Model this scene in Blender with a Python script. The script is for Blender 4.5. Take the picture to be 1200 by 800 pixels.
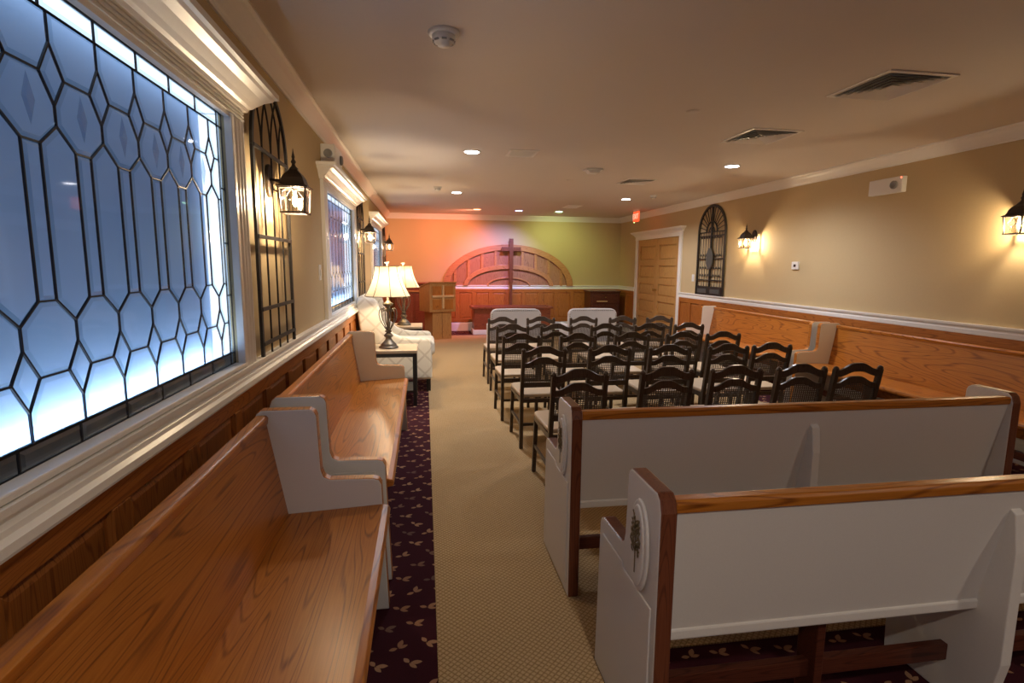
import bpy, math, random
from mathutils import Matrix, Vector
random.seed(7)
PI = math.pi
for o in list(bpy.data.objects): bpy.data.objects.remove(o)
SC = bpy.context.scene
COL = SC.collection

# ------------------------------------------------------------------ camera, world, exposure
CAMH = 1.489
def cam_axes(p, y, r):
    fwd = Vector((math.sin(y)*math.cos(p), math.cos(y)*math.cos(p), -math.sin(p)))
    right = Vector((math.cos(y), -math.sin(y), 0)); up = right.cross(fwd)
    c, s = math.cos(r), math.sin(r)
    return c*right + s*up, c*up - s*right, fwd
cr, cu, cf = cam_axes(.138655, .158535, .0085809)
cam = bpy.data.cameras.new('camera'); camo = bpy.data.objects.new('camera', cam); COL.objects.link(camo)
cam.sensor_width = 36; cam.lens = 640.6654*36/1200; cam.clip_start = .02; cam.clip_end = 100
m = Matrix.Identity(4)
for i in range(3): m[i][0] = cr[i]; m[i][1] = cu[i]; m[i][2] = -cf[i]
m[2][3] = CAMH
camo.matrix_world = m
SC.camera = camo
W = bpy.data.worlds.new('world'); SC.world = W; W.use_nodes = True
W.node_tree.nodes['Background'].inputs[0].default_value = (.35, .45, .7, 1)
W.node_tree.nodes['Background'].inputs[1].default_value = .05
SC.view_settings.view_transform = 'Standard'; SC.view_settings.look = 'None'
SC.view_settings.gamma = 1; SC.view_settings.use_curve_mapping = False
SC.view_settings.exposure = 0.78
SC.cycles.use_denoising = True
SC.cycles.sample_clamp_indirect = 4.0
SC.cycles.max_bounces = 8; SC.cycles.diffuse_bounces = 4; SC.cycles.transparent_max_bounces = 24
SC.cycles.caustics_reflective = False; SC.cycles.caustics_refractive = False

# room numbers (metres)
XL, XR, YB, YF, ZC = -.807, 4.528, 12.40, -2.6, 2.586
RAIL_T, RAIL_B = 1.036, .945

# light strengths
P_SCONCE = 14.0; P_LAMP = 17.0; P_DOWN = 78.0; P_COLOUR = 75.0
E_TUBE = 2.0; E_PANEL = .13; E_ASSUMED_DAY = .7

# ------------------------------------------------------------------ mesh builder
class MB:
    def __init__(s): s.v = []; s.f = []; s.sm = []
    def add(s, vs, fs, smooth=False):
        n = len(s.v); s.v += [tuple(p) for p in vs]
        for f in fs: s.f.append([i+n for i in f]); s.sm.append(smooth)
        return s
    def box(s, x0, x1, y0, y1, z0, z1, M=None):
        vs = [Vector(p) for p in ((x0,y0,z0),(x1,y0,z0),(x1,y1,z0),(x0,y1,z0),(x0,y0,z1),(x1,y0,z1),(x1,y1,z1),(x0,y1,z1))]
        if M is not None: vs = [M @ p for p in vs]
        return s.add(vs, [(0,3,2,1),(4,5,6,7),(0,1,5,4),(1,2,6,5),(2,3,7,6),(3,0,4,7)])
    def prism(s, poly, ax, a0, a1, M=None):
        def P(q, a):
            return {'x': (a, q[0], q[1]), 'y': (q[0], a, q[1]), 'z': (q[0], q[1], a)}[ax]
        n = len(poly); vs = [Vector(P(q, a0)) for q in poly] + [Vector(P(q, a1)) for q in poly]
        if M is not None: vs = [M @ p for p in vs]
        fs = [tuple(range(n-1, -1, -1)), tuple(range(n, 2*n))] + [(i, (i+1) % n, n+(i+1) % n, n+i) for i in range(n)]
        return s.add(vs, fs)
    def bar(s, a, b, w, d, up=(0,0,1)):
        a = Vector(a); b = Vector(b); t = (b-a).normalized(); u = Vector(up)
        x = t.cross(u)
        if x.length < 1e-5: x = t.cross(Vector((1,0,0)))
        x.normalize(); z = x.cross(t)
        vs = [p + x*sx*w/2 + z*sz*d/2 for p in (a, b) for sx, sz in ((-1,-1),(1,-1),(1,1),(-1,1))]
        return s.add(vs, [(3,2,1,0),(4,5,6,7),(0,1,5,4),(1,2,6,5),(2,3,7,6),(3,0,4,7)])
    def tube(s, pts, r, n=8, closed=False, flat=None):
        pts = [Vector(p) for p in pts]; k = len(pts); vs = []; fs = []
        rr = r if isinstance(r, (list, tuple)) else [r]*k
        ref = None
        for i, p in enumerate(pts):
            if closed: t = pts[(i+1) % k] - pts[i-1]
            else: t = pts[min(i+1, k-1)] - pts[max(i-1, 0)]
            t.normalize()
            if ref is None:
                ref = t.orthogonal().normalized()
            ref = (ref - t*ref.dot(t))
            if ref.length < 1e-6: ref = t.orthogonal()
            ref.normalize(); q = t.cross(ref)
            for j in range(n):
                a = 2*PI*j/n; vs.append(p + (ref*math.cos(a) + q*math.sin(a))*rr[i])
        for i in range(k if closed else k-1):
            for j in range(n):
                a = i*n+j; b = i*n+(j+1) % n; c = ((i+1) % k)*n+(j+1) % n; d = ((i+1) % k)*n+j
                fs.append((a, b, c, d))
        if not closed: fs += [tuple(range(n-1, -1, -1)), tuple(range((k-1)*n, k*n))]
        return s.add(vs, fs, True)
    def lathe(s, prof, n=24, c=(0,0,0), smooth=True, a0=0.0, cap=True):
        vs = []; fs = []
        for r, z in prof:
            for j in range(n):
                a = a0 + 2*PI*j/n; vs.append((c[0]+r*math.cos(a), c[1]+r*math.sin(a), c[2]+z))
        for i in range(len(prof)-1):
            for j in range(n): fs.append((i*n+j, i*n+(j+1) % n, (i+1)*n+(j+1) % n, (i+1)*n+j))
        if cap: fs += [tuple(range(n-1, -1, -1)), tuple(range((len(prof)-1)*n, len(prof)*n))]
        return s.add(vs, fs, smooth)
    def sphere(s, c, r, n=12, k=8, sc=(1,1,1)):
        return s.lathe([(max(r*math.sin(PI*i/k), 1e-4)*sc[0], -r*math.cos(PI*i/k)*sc[2]) for i in range(k+1)], n, c)
    def mesh(s, name):
        me = bpy.data.meshes.new(name); me.from_pydata(s.v, [], s.f)
        me.polygons.foreach_set('use_smooth', s.sm); me.update(); return me
    def obj(s, name, mat, parent=None, bevel=0, seg=2, loc=None):
        o = bpy.data.objects.new(name, s.mesh(name)); COL.objects.link(o)
        if mat: o.data.materials.append(mat)
        if parent: o.parent = parent
        if loc: o.location = loc
        if bevel: add_bevel(o, bevel, seg)
        return o
def add_bevel(o, w, seg=2):
    b = o.modifiers.new('bevel', 'BEVEL'); b.width = w; b.segments = seg; b.limit_method = 'ANGLE'; b.angle_limit = math.radians(35)
    return o
def empty(name, loc=(0,0,0), rz=0):
    o = bpy.data.objects.new(name, None); COL.objects.link(o); o.location = loc; o.rotation_euler = (0,0,rz)
    o.empty_display_size = .1; return o
def tag(o, label, cat, group=None):
    o['label'] = label; o['category'] = cat
    if group: o['group'] = group
    return o
def struct(o, label=None, cat=None):
    o['kind'] = 'structure'
    if label: o['label'] = label; o['category'] = cat
    return o
def copy_tree(o, parent=None):
    c = o.copy(); COL.objects.link(c)
    if parent: c.parent = parent
    for ch in list(o.children): copy_tree(ch, c)
    return c

# ------------------------------------------------------------------ materials
def base(name, col, rough=.5, metal=0.0, spec=.5):
    mt = bpy.data.materials.new(name); mt.use_nodes = True
    b = mt.node_tree.nodes['Principled BSDF']
    b.inputs['Base Color'].default_value = (*col, 1); b.inputs['Roughness'].default_value = rough
    b.inputs['Metallic'].default_value = metal; b.inputs['Specular IOR Level'].default_value = spec
    return mt
def nn(mt, t, **kw):
    n = mt.node_tree.nodes.new(t)
    for k, v in kw.items(): setattr(n, k, v)
    return n
def lk(mt, a, b): mt.node_tree.links.new(a, b)
def math_n(mt, op, a, b=None, c=None):
    n = nn(mt, 'ShaderNodeMath', operation=op)
    for i, q in enumerate((a, b, c)):
        if q is None: continue
        if isinstance(q, (int, float)): n.inputs[i].default_value = q
        else: lk(mt, q, n.inputs[i])
    return n.outputs[0]
def ramp(mt, fac, stops):
    r = nn(mt, 'ShaderNodeValToRGB'); e = r.color_ramp.elements
    while len(e) < len(stops): e.new(.5)
    for q, (p, c) in zip(e, stops): q.position = p; q.color = (*c, 1)
    lk(mt, fac, r.inputs[0]); return r.outputs[0]
def mottled(name, col, rough=.6, scale=40, amt=.08, bump=.1, big=.04, spec=.4):
    mt = base(name, col, rough, spec=spec); b = mt.node_tree.nodes['Principled BSDF']
    tc = nn(mt, 'ShaderNodeTexCoord'); n = nn(mt, 'ShaderNodeTexNoise'); n.inputs['Scale'].default_value = scale; n.inputs['Detail'].default_value = 4
    lk(mt, tc.outputs['Object'], n.inputs['Vector'])
    n2 = nn(mt, 'ShaderNodeTexNoise'); n2.inputs['Scale'].default_value = 1.6; lk(mt, tc.outputs['Object'], n2.inputs['Vector'])
    f = math_n(mt, 'ADD', math_n(mt, 'MULTIPLY', n.outputs[0], amt), math_n(mt, 'MULTIPLY', n2.outputs[0], big))
    f = math_n(mt, 'ADD', f, 1-(amt+big)/2)
    mx = nn(mt, 'ShaderNodeVectorMath', operation='SCALE'); mx.inputs[0].default_value = col; lk(mt, f, mx.inputs['Scale'])
    lk(mt, mx.outputs[0], b.inputs['Base Color'])
    if bump:
        bp = nn(mt, 'ShaderNodeBump'); bp.inputs['Strength'].default_value = bump; bp.inputs['Distance'].default_value = .002
        lk(mt, n.outputs[0], bp.inputs['Height']); lk(mt, bp.outputs[0], b.inputs['Normal'])
    return mt
def wood(name, dark, mid, light, axis='y', rough=.35, freq=54.0, size=1.0, coat=.15):
    mt = base(name, mid, rough, spec=.3); b = mt.node_tree.nodes['Principled BSDF']
    tc = nn(mt, 'ShaderNodeTexCoord'); oi = nn(mt, 'ShaderNodeObjectInfo')
    off = nn(mt, 'ShaderNodeVectorMath', operation='MULTIPLY_ADD'); off.inputs[1].default_value = (3.1, 5.7, 4.3)
    cmb = nn(mt, 'ShaderNodeCombineXYZ')
    for i in range(3): lk(mt, oi.outputs['Random'], cmb.inputs[i])
    lk(mt, cmb.outputs[0], off.inputs[0]); lk(mt, tc.outputs['Object'], off.inputs[2])
    mp = nn(mt, 'ShaderNodeMapping'); s = {'x': (.55, 6.5, 6.5), 'y': (6.5, .55, 6.5), 'z': (6.5, 6.5, .55)}[axis]
    mp.inputs['Scale'].default_value = tuple(q*size for q in s); lk(mt, off.outputs[0], mp.inputs[0])
    n = nn(mt, 'ShaderNodeTexNoise'); n.inputs['Scale'].default_value = 1.0; n.inputs['Detail'].default_value = 1.0
    lk(mt, mp.outputs[0], n.inputs['Vector'])
    sn = math_n(mt, 'SINE', math_n(mt, 'MULTIPLY', n.outputs[0], freq*2.4))
    mp2 = nn(mt, 'ShaderNodeMapping'); s2 = {'x': (6, 160, 160), 'y': (160, 6, 160), 'z': (160, 160, 6)}[axis]
    mp2.inputs['Scale'].default_value = s2; lk(mt, off.outputs[0], mp2.inputs[0])
    fi = nn(mt, 'ShaderNodeTexNoise'); fi.inputs['Scale'].default_value = 1.0; fi.inputs['Detail'].default_value = 2
    lk(mt, mp2.outputs[0], fi.inputs['Vector'])
    ln = math_n(mt, 'POWER', math_n(mt, 'MAXIMUM', sn, 0.0), 3.0)
    f = math_n(mt, 'SUBTRACT', math_n(mt, 'MULTIPLY', fi.outputs[0], .55), math_n(mt, 'MULTIPLY', ln, .36))
    f = math_n(mt, 'ADD', math_n(mt, 'ADD', f, .30), math_n(mt, 'MULTIPLY', sn, .05))
    c = ramp(mt, f, [(.12, dark), (.48, mid), (.85, light)])
    lk(mt, c, b.inputs['Base Color']); b.inputs['Coat Weight'].default_value = coat; b.inputs['Coat Roughness'].default_value = .25
    bp = nn(mt, 'ShaderNodeBump'); bp.inputs['Strength'].default_value = .08; bp.inputs['Distance'].default_value = .001
    lk(mt, fi.outputs[0], bp.inputs['Height']); lk(mt, bp.outputs[0], b.inputs['Normal'])
    return mt
def emit(name, col, st):
    mt = bpy.data.materials.new(name); mt.use_nodes = True; nt = mt.node_tree; nt.nodes.clear()
    e = nt.nodes.new('ShaderNodeEmission'); e.inputs[0].default_value = (*col, 1); e.inputs[1].default_value = st
    o = nt.nodes.new('ShaderNodeOutputMaterial'); nt.links.new(e.outputs[0], o.inputs[0]); return mt
def thin_glass(name, col, gloss=.12, rough=.03, blend=.25):
    mt = bpy.data.materials.new(name); mt.use_nodes = True; nt = mt.node_tree; nt.nodes.clear()
    t = nt.nodes.new('ShaderNodeBsdfTransparent'); t.inputs[0].default_value = (*col, 1)
    g = nt.nodes.new('ShaderNodeBsdfGlossy'); g.inputs['Roughness'].default_value = rough
    lw = nt.nodes.new('ShaderNodeLayerWeight'); lw.inputs[0].default_value = blend
    mr = nt.nodes.new('ShaderNodeMath'); mr.operation = 'MULTIPLY_ADD'; mr.inputs[1].default_value = .6; mr.inputs[2].default_value = gloss*.4; mr.use_clamp = True
    nt.links.new(lw.outputs['Fresnel'], mr.inputs[0])
    mx = nt.nodes.new('ShaderNodeMixShader'); nt.links.new(mr.outputs[0], mx.inputs[0]); nt.links.new(t.outputs[0], mx.inputs[1]); nt.links.new(g.outputs[0], mx.inputs[2])
    o = nt.nodes.new('ShaderNodeOutputMaterial'); nt.links.new(mx.outputs[0], o.inputs[0]); return mt

M_WALL = mottled('ochre_wall_paint', (.525, .395, .215), .7, 60, .06, .08)
M_CEIL = mottled('ceiling_plaster', (.66, .59, .53), .8, 90, .05, .15)
M_TRIM = mottled('white_trim_paint', (.80, .77, .72), .35, 30, .03, 0)
M_PEW = mottled('pew_grey_white_paint', (.70, .66, .61), .45, 220, .10, .1)
M_OAK = wood('honey_oak', (.15, .040, .006), (.42, .140, .018), (.56, .215, .034), 'y', .32, coat=.06)
M_OAKX = wood('honey_oak_across', (.15, .040, .006), (.42, .140, .018), (.56, .215, .034), 'x', .32, coat=.06)
M_OAKZ = wood('honey_oak_upright', (.19, .050, .008), (.42, .14, .022), (.56, .21, .040), 'z', .35)
M_WAIN = wood('stained_oak_panelling', (.16, .042, .009), (.37, .118, .022), (.48, .175, .038), 'z', .4, size=1.4)
M_WAINH = wood('stained_oak_rail', (.16, .042, .009), (.37, .118, .022), (.48, .175, .038), 'y', .4, size=1.4)
M_WAINX = wood('stained_oak_rail_across', (.16, .042, .009), (.37, .118, .022), (.48, .175, .038), 'x', .4, size=1.4)
M_DOOR = wood('fir_door_wood', (.32, .15, .045), (.52, .28, .09), (.62, .36, .13), 'z', .4, size=1.6)
M_ARCH = wood('sheen_tinted_oak_panel', (.17, .070, .030), (.34, .155, .080), (.44, .22, .12), 'z', .4, size=1.4, coat=.2)  # blue raised in the base colour for the spotlight's lavender sheen
M_ARCHF = wood('arch_oak_frame', (.22, .085, .030), (.44, .19, .075), (.54, .26, .11), 'x', .4, size=1.4, coat=.2)  # slightly paler wood to go with the tinted arch panels
M_MAHOG = wood('dark_mahogany', (.03, .008, .004), (.085, .022, .012), (.13, .04, .02), 'x', .3, size=1.6)
M_EDGE = wood('dark_red_oak_edge', (.07, .02, .010), (.15, .045, .02), (.21, .07, .03), 'z', .35, size=1.5)
M_LECT = wood('lectern_oak', (.26, .11, .03), (.44, .21, .062), (.55, .29, .10), 'z', .4, size=1.8)
M_PALE = base('pale_maple', (.62, .42, .20), .4)
M_ALTAR = wood('red_cherry', (.10, .022, .010), (.21, .055, .022), (.28, .085, .035), 'x', .35, size=1.5)
M_IRON = mottled('black_iron', (.018, .016, .015), .5, 80, .2, .1)
M_BRONZE = mottled('dark_bronze', (.035, .024, .018), .45, 60, .2, .1)
M_VERD = mottled('blue_grey_iron', (.075, .075, .07), .5, 50, .4, .2)
M_CHAIR = wood('espresso_wood', (.030, .018, .011), (.062, .042, .029), (.090, .064, .045), 'z', .28, size=2, coat=.06)
M_SEAT = mottled('beige_vinyl', (.56, .42, .27), .5, 50, .06, .05)
M_CANE = base('dark_cane', (.07, .05, .03), .5)
M_PLASTIC = base('white_plastic', (.72, .70, .66), .4)
M_GREY = base('grey_plastic', (.25, .25, .25), .4)
M_BLACK = base('black_lacquer', (.012, .010, .009), .3)
M_TABLETOP = mottled('table_stone_top', (.50, .40, .28), .25, 30, .2, 0)
M_SILVER = mottled('antique_pewter', (.16, .14, .11), .4, 60, .4, .2)
M_SILVER.node_tree.nodes['Principled BSDF'].inputs['Metallic'].default_value = .7
M_LEAD = base('lead_came', (.02, .02, .025), .45, .6)
M_BRASS = base('brass', (.6, .4, .12), .3, 1)
M_UPH = mottled('lavender_grey_upholstery', (.50, .47, .46), .8, 120, .08, .1)
M_GOLD = base('dull_gold_print', (.17, .12, .055), .6)
M_BULB = emit('bulb_glow', (1, .78, .52), 90)
M_GLASS = thin_glass('bevelled_glass', (.80, .87, .97), .10, .04, .3)
M_GBEV = thin_glass('glass_bevel', (.60, .72, .84), .30, .05, .35)  # darker tint paints in the dark edges that refraction would give
M_LGLASS = thin_glass('lantern_glass', (.97, .93, .85), .12, .06, .2)

# fabrics
def lattice_fabric():
    mt = base('trellis_fabric', (.7, .63, .5), .85); b = mt.node_tree.nodes['Principled BSDF']
    tc = nn(mt, 'ShaderNodeTexCoord'); sx = nn(mt, 'ShaderNodeSeparateXYZ'); lk(mt, tc.outputs['Object'], sx.inputs[0])
    h = math_n(mt, 'ADD', sx.outputs[0], sx.outputs[1])
    d1 = math_n(mt, 'ADD', h, sx.outputs[2]); d2 = math_n(mt, 'SUBTRACT', h, sx.outputs[2])
    def line(d): return math_n(mt, 'ABSOLUTE', math_n(mt, 'SUBTRACT', math_n(mt, 'FRACT', math_n(mt, 'DIVIDE', d, .22)), .5))
    mn = math_n(mt, 'MINIMUM', line(d1), line(d2))
    n = nn(mt, 'ShaderNodeTexNoise'); n.inputs['Scale'].default_value = 60; lk(mt, tc.outputs['Object'], n.inputs['Vector'])
    f = math_n(mt, 'ADD', math_n(mt, 'GREATER_THAN', mn, .07), math_n(mt, 'MULTIPLY', math_n(mt, 'SUBTRACT', n.outputs[0], .5), .9))
    c = ramp(mt, f, [(0, (.60, .53, .42)), (.75, (.74, .68, .56))]); lk(mt, c, b.inputs['Base Color']); return mt
M_TRELLIS = lattice_fabric()
M_CREAM = mottled('cream_damask', (.72, .66, .54), .85, 45, .22, .1)
def shade_mat():
    mt = bpy.data.materials.new('cream_shade_cloth'); mt.use_nodes = True; nt = mt.node_tree; nt.nodes.clear()
    d = nt.nodes.new('ShaderNodeBsdfDiffuse'); d.inputs[0].default_value = (.85, .74, .52, 1)
    t = nt.nodes.new('ShaderNodeBsdfTranslucent'); t.inputs[0].default_value = (.80, .60, .33, 1)
    mx = nt.nodes.new('ShaderNodeMixShader'); mx.inputs[0].default_value = .20
    nt.links.new(d.outputs[0], mx.inputs[1]); nt.links.new(t.outputs[0], mx.inputs[2])
    o = nt.nodes.new('ShaderNodeOutputMaterial'); nt.links.new(mx.outputs[0], o.inputs[0]); return mt
M_SHADE = shade_mat()
def beige_carpet():
    mt = base('beige_diamond_carpet', (.4, .3, .18), .95, spec=.1); b = mt.node_tree.nodes['Principled BSDF']
    tc = nn(mt, 'ShaderNodeTexCoord'); sx = nn(mt, 'ShaderNodeSeparateXYZ'); lk(mt, tc.outputs['Object'], sx.inputs[0])
    u = math_n(mt, 'MULTIPLY', sx.outputs[0], 1/.026); v = math_n(mt, 'MULTIPLY', sx.outputs[1], 1/.026)
    def line(d): return math_n(mt, 'ABSOLUTE', math_n(mt, 'SUBTRACT', math_n(mt, 'FRACT', d), .5))
    mn = math_n(mt, 'MINIMUM', line(math_n(mt, 'ADD', u, v)), line(math_n(mt, 'SUBTRACT', u, v)))
    n = nn(mt, 'ShaderNodeTexNoise'); n.inputs['Scale'].default_value = 250; lk(mt, tc.outputs['Object'], n.inputs['Vector'])
    f = math_n(mt, 'ADD', math_n(mt, 'MULTIPLY', mn, 1.8), math_n(mt, 'MULTIPLY', math_n(mt, 'SUBTRACT', n.outputs[0], .5), .7))
    c = ramp(mt, f, [(.02, (.24, .15, .065)), (.28, (.44, .30, .150)), (.6, (.50, .35, .185))]); lk(mt, c, b.inputs['Base Color'])
    bp = nn(mt, 'ShaderNodeBump'); bp.inputs['Strength'].default_value = .4; bp.inputs['Distance'].default_value = .004
    lk(mt, f, bp.inputs['Height']); lk(mt, bp.outputs[0], b.inputs['Normal']); return mt
M_BEIGE = beige_carpet()
def leaf_carpet():
    mt = base('burgundy_leaf_carpet', (.06, .01, .015), .95, spec=.1); b = mt.node_tree.nodes['Principled BSDF']
    tc = nn(mt, 'ShaderNodeTexCoord'); sx = nn(mt, 'ShaderNodeSeparateXYZ'); lk(mt, tc.outputs['Object'], sx.inputs[0])
    cw, ch = .125, .115
    col_out = None
    v0 = math_n(mt, 'DIVIDE', sx.outputs[1], ch)
    row = math_n(mt, 'FLOOR', v0)
    u0 = math_n(mt, 'ADD', math_n(mt, 'DIVIDE', sx.outputs[0], cw), math_n(mt, 'MULTIPLY', math_n(mt, 'MODULO', row, 2.0), .5))
    u0 = math_n(mt, 'ADD', u0, 100.0)
    colm = math_n(mt, 'FLOOR', u0)
    cm = nn(mt, 'ShaderNodeCombineXYZ'); lk(mt, colm, cm.inputs[0]); lk(mt, row, cm.inputs[1])
    wn = nn(mt, 'ShaderNodeTexWhiteNoise'); lk(mt, cm.outputs[0], wn.inputs['Vector'])
    sw = nn(mt, 'ShaderNodeSeparateColor'); lk(mt, wn.outputs['Color'], sw.inputs[0])
    fu = math_n(mt, 'MULTIPLY', math_n(mt, 'SUBTRACT', math_n(mt, 'FRACT', u0), .5), cw)
    fv = math_n(mt, 'MULTIPLY', math_n(mt, 'SUBTRACT', math_n(mt, 'FRACT', v0), .5), ch)
    fu = math_n(mt, 'ADD', fu, math_n(mt, 'MULTIPLY', math_n(mt, 'SUBTRACT', sw.outputs[0], .5), .025))
    fv = math_n(mt, 'ADD', fv, math_n(mt, 'MULTIPLY', math_n(mt, 'SUBTRACT', sw.outputs[1], .5), .03))
    ra = math_n(mt, 'MULTIPLY', math_n(mt, 'SUBTRACT', sw.outputs[2], .5), 1.5)
    cs, sn_ = math_n(mt, 'COSINE', ra), math_n(mt, 'SINE', ra)
    fu, fv = math_n(mt, 'ADD', math_n(mt, 'MULTIPLY', fu, cs), math_n(mt, 'MULTIPLY', fv, sn_)), math_n(mt, 'SUBTRACT', math_n(mt, 'MULTIPLY', fv, cs), math_n(mt, 'MULTIPLY', fu, sn_))
    def leaf(cx, cy, ang, a, bb):
        ca, sa = math.cos(ang), math.sin(ang)
        x = math_n(mt, 'SUBTRACT', fu, cx); y = math_n(mt, 'SUBTRACT', fv, cy)
        p = math_n(mt, 'ADD', math_n(mt, 'MULTIPLY', x, ca/a), math_n(mt, 'MULTIPLY', y, sa/a))
        q = math_n(mt, 'ADD', math_n(mt, 'MULTIPLY', x, -sa/bb), math_n(mt, 'MULTIPLY', y, ca/bb))
        q = math_n(mt, 'ABSOLUTE', q)
        # pointed leaf: |q| < 1 - p^2
        e = math_n(mt, 'SUBTRACT', math_n(mt, 'SUBTRACT', 1.0, math_n(mt, 'MULTIPLY', p, p)), q)
        return math_n(mt, 'GREATER_THAN', e, 0.0)
    f = math_n(mt, 'MAXIMUM', leaf(-.021, .003, math.radians(162), .017, .0095), leaf(.018, .012, math.radians(35), .023, .0105))
    f = math_n(mt, 'MAXIMUM', f, leaf(.017, -.009, math.radians(-10), .020, .0085))
    n = nn(mt, 'ShaderNodeTexNoise'); n.inputs['Scale'].default_value = 300; lk(mt, tc.outputs['Object'], n.inputs['Vector'])
    f = math_n(mt, 'MULTIPLY', f, math_n(mt, 'ADD', n.outputs[0], .4))
    lc = ramp(mt, wn.outputs['Value'], [(0, (.13, .075, .06)), (.3, (.34, .17, .09)), (1, (.44, .25, .14))])
    bg = ramp(mt, n.outputs[0], [(.3, (.030, .006, .010)), (.7, (.060, .012, .018))])
    mx = nn(mt, 'ShaderNodeMix', data_type='RGBA'); lk(mt, f, mx.inputs[0]); lk(mt, bg, mx.inputs[6]); lk(mt, lc, mx.inputs[7])
    lk(mt, mx.outputs[2], b.inputs['Base Color']); return mt
M_LEAF = leaf_carpet()

# ------------------------------------------------------------------ lights helper
def lamp(name, kind, loc, power, col, radius=.03, parent=None, rot=None, spot=None, blend=.6):
    l = bpy.data.lights.new(name, kind); l.energy = power; l.color = col
    l.shadow_soft_size = radius
    if kind == 'SPOT': l.spot_size = spot; l.spot_blend = blend
    o = bpy.data.objects.new(name, l); COL.objects.link(o); o.location = loc
    if rot: o.rotation_euler = rot
    if parent: o.parent = parent
    return o

# ------------------------------------------------------------------ structure
struct(MB().box(XL-.4, XR+.2, YF-.2, YB+.2, -.1, 0).obj('floor', M_LEAF), 'dark burgundy carpet with small tan leaves', 'floor')
struct(MB().box(XL-.4, XR+.2, YF-.2, YB+.2, ZC, ZC+.1).obj('ceiling', M_CEIL), 'smooth cream ceiling', 'ceiling')
WIN_OFF = [0.0, 4.05, 8.10]           # window spacing along the left wall
WO0, WO1 = .584, 2.684                # outer casing of the first window
GO0, GO1, GZ0, GZ1 = .745, 2.523, 1.05, 2.10   # opening
b = MB()
b.box(XL-.2, XL, YF, YB, 0, GZ0); b.box(XL-.2, XL, YF, YB, GZ1, ZC)
ys = [YF] + [q for d in WIN_OFF for q in (GO0+d, GO1+d)] + [YB]
for i in range(0, len(ys), 2): b.box(XL-.2, XL, ys[i], ys[i+1], GZ0, GZ1)
wall_left = struct(b.obj('wall_left', M_WALL), 'ochre painted wall with three leaded windows', 'wall')
D0, D1, DZ = 9.37, 11.29, 2.035       # double door opening, right wall
b = MB(); b.box(XR, XR+.2, YF, D0, 0, ZC); b.box(XR, XR+.2, D1, YB, 0, ZC); b.box(XR, XR+.2, D0, D1, DZ, ZC)
wall_right = struct(b.obj('wall_right', M_WALL), 'ochre painted wall with wooden double doors', 'wall')
wall_back = struct(MB().box(XL-.2, XR+.2, YB, YB+.2, 0, ZC).obj('wall_back', M_WALL), 'altar end wall with arched oak panel', 'wall')
struct(MB().box(XL-.4, XR+.2, YF-.2, YF, 0, ZC).obj('wall_front', M_WALL), 'ochre wall behind the viewer', 'wall')
struct(MB().box(XR+.2, XR+.25, D0-.1, D1+.1, 0, DZ+.1).obj('wall_hall', M_WALL), 'wall closing the doorway behind the doors', 'wall')

# crown and chair rail trims
CROWN = [(0,-.112),(.012,-.112),(.016,-.100),(.024,-.094),(.034,-.078),(.052,-.052),(.070,-.032),(.076,-.022),(.084,-.018),(.092,-.012),(.092,0),(0,0)]
RAILP = [(0,.945),(.022,.945),(.026,.955),(.026,.985),(.018,.992),(.018,1.004),(.030,1.012),(.034,1.024),(.034,1.036),(0,1.036)]
RAILL = [(0,.955),(.058,.955),(.060,.962),(.058,.980),(.044,.988),(.042,1.000),(.030,1.006),(.030,1.014),(.040,1.020),(.040,1.036),(0,1.036)]
def run_y(prof, x, sgn, y0, y1): return MB().prism([(x+sgn*o, z) for o, z in prof], 'y', y0, y1)
def run_x(prof, y, x0, x1): return MB().prism([(y-o, z) for o, z in prof], 'x', x0, x1)
up = lambda P: [(o, ZC+z) for o, z in P]
struct(run_y(up(CROWN), XL, 1, YF, YB).obj('trim_1', M_TRIM), 'white crown moulding above the windows', 'moulding')
struct(run_y(up(CROWN), XR, -1, YF, YB).obj('trim_2', M_TRIM), 'white crown moulding above the doors', 'moulding')
struct(run_x(up(CROWN), YB, XL, XR).obj('trim_3', M_TRIM), 'white crown moulding above the arched panel', 'moulding')
struct(run_y(RAILL, XL, 1, YF, YB).obj('trim_4', M_TRIM), 'white chair rail under the leaded windows', 'moulding')
b = run_y(RAILP, XR, -1, YF, D0-.13); b2 = run_y(RAILP, XR, -1, D1+.13, YB)
struct(b.obj('trim_5', M_TRIM), 'long white chair rail on the door wall', 'moulding')
struct(b2.obj('trim_6', M_TRIM), 'short white chair rail in the corner past the doors', 'moulding')
struct(run_x(RAILP, YB, XL, XR).obj('trim_7', M_TRIM), 'white chair rail below the arched panel', 'moulding')

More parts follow.
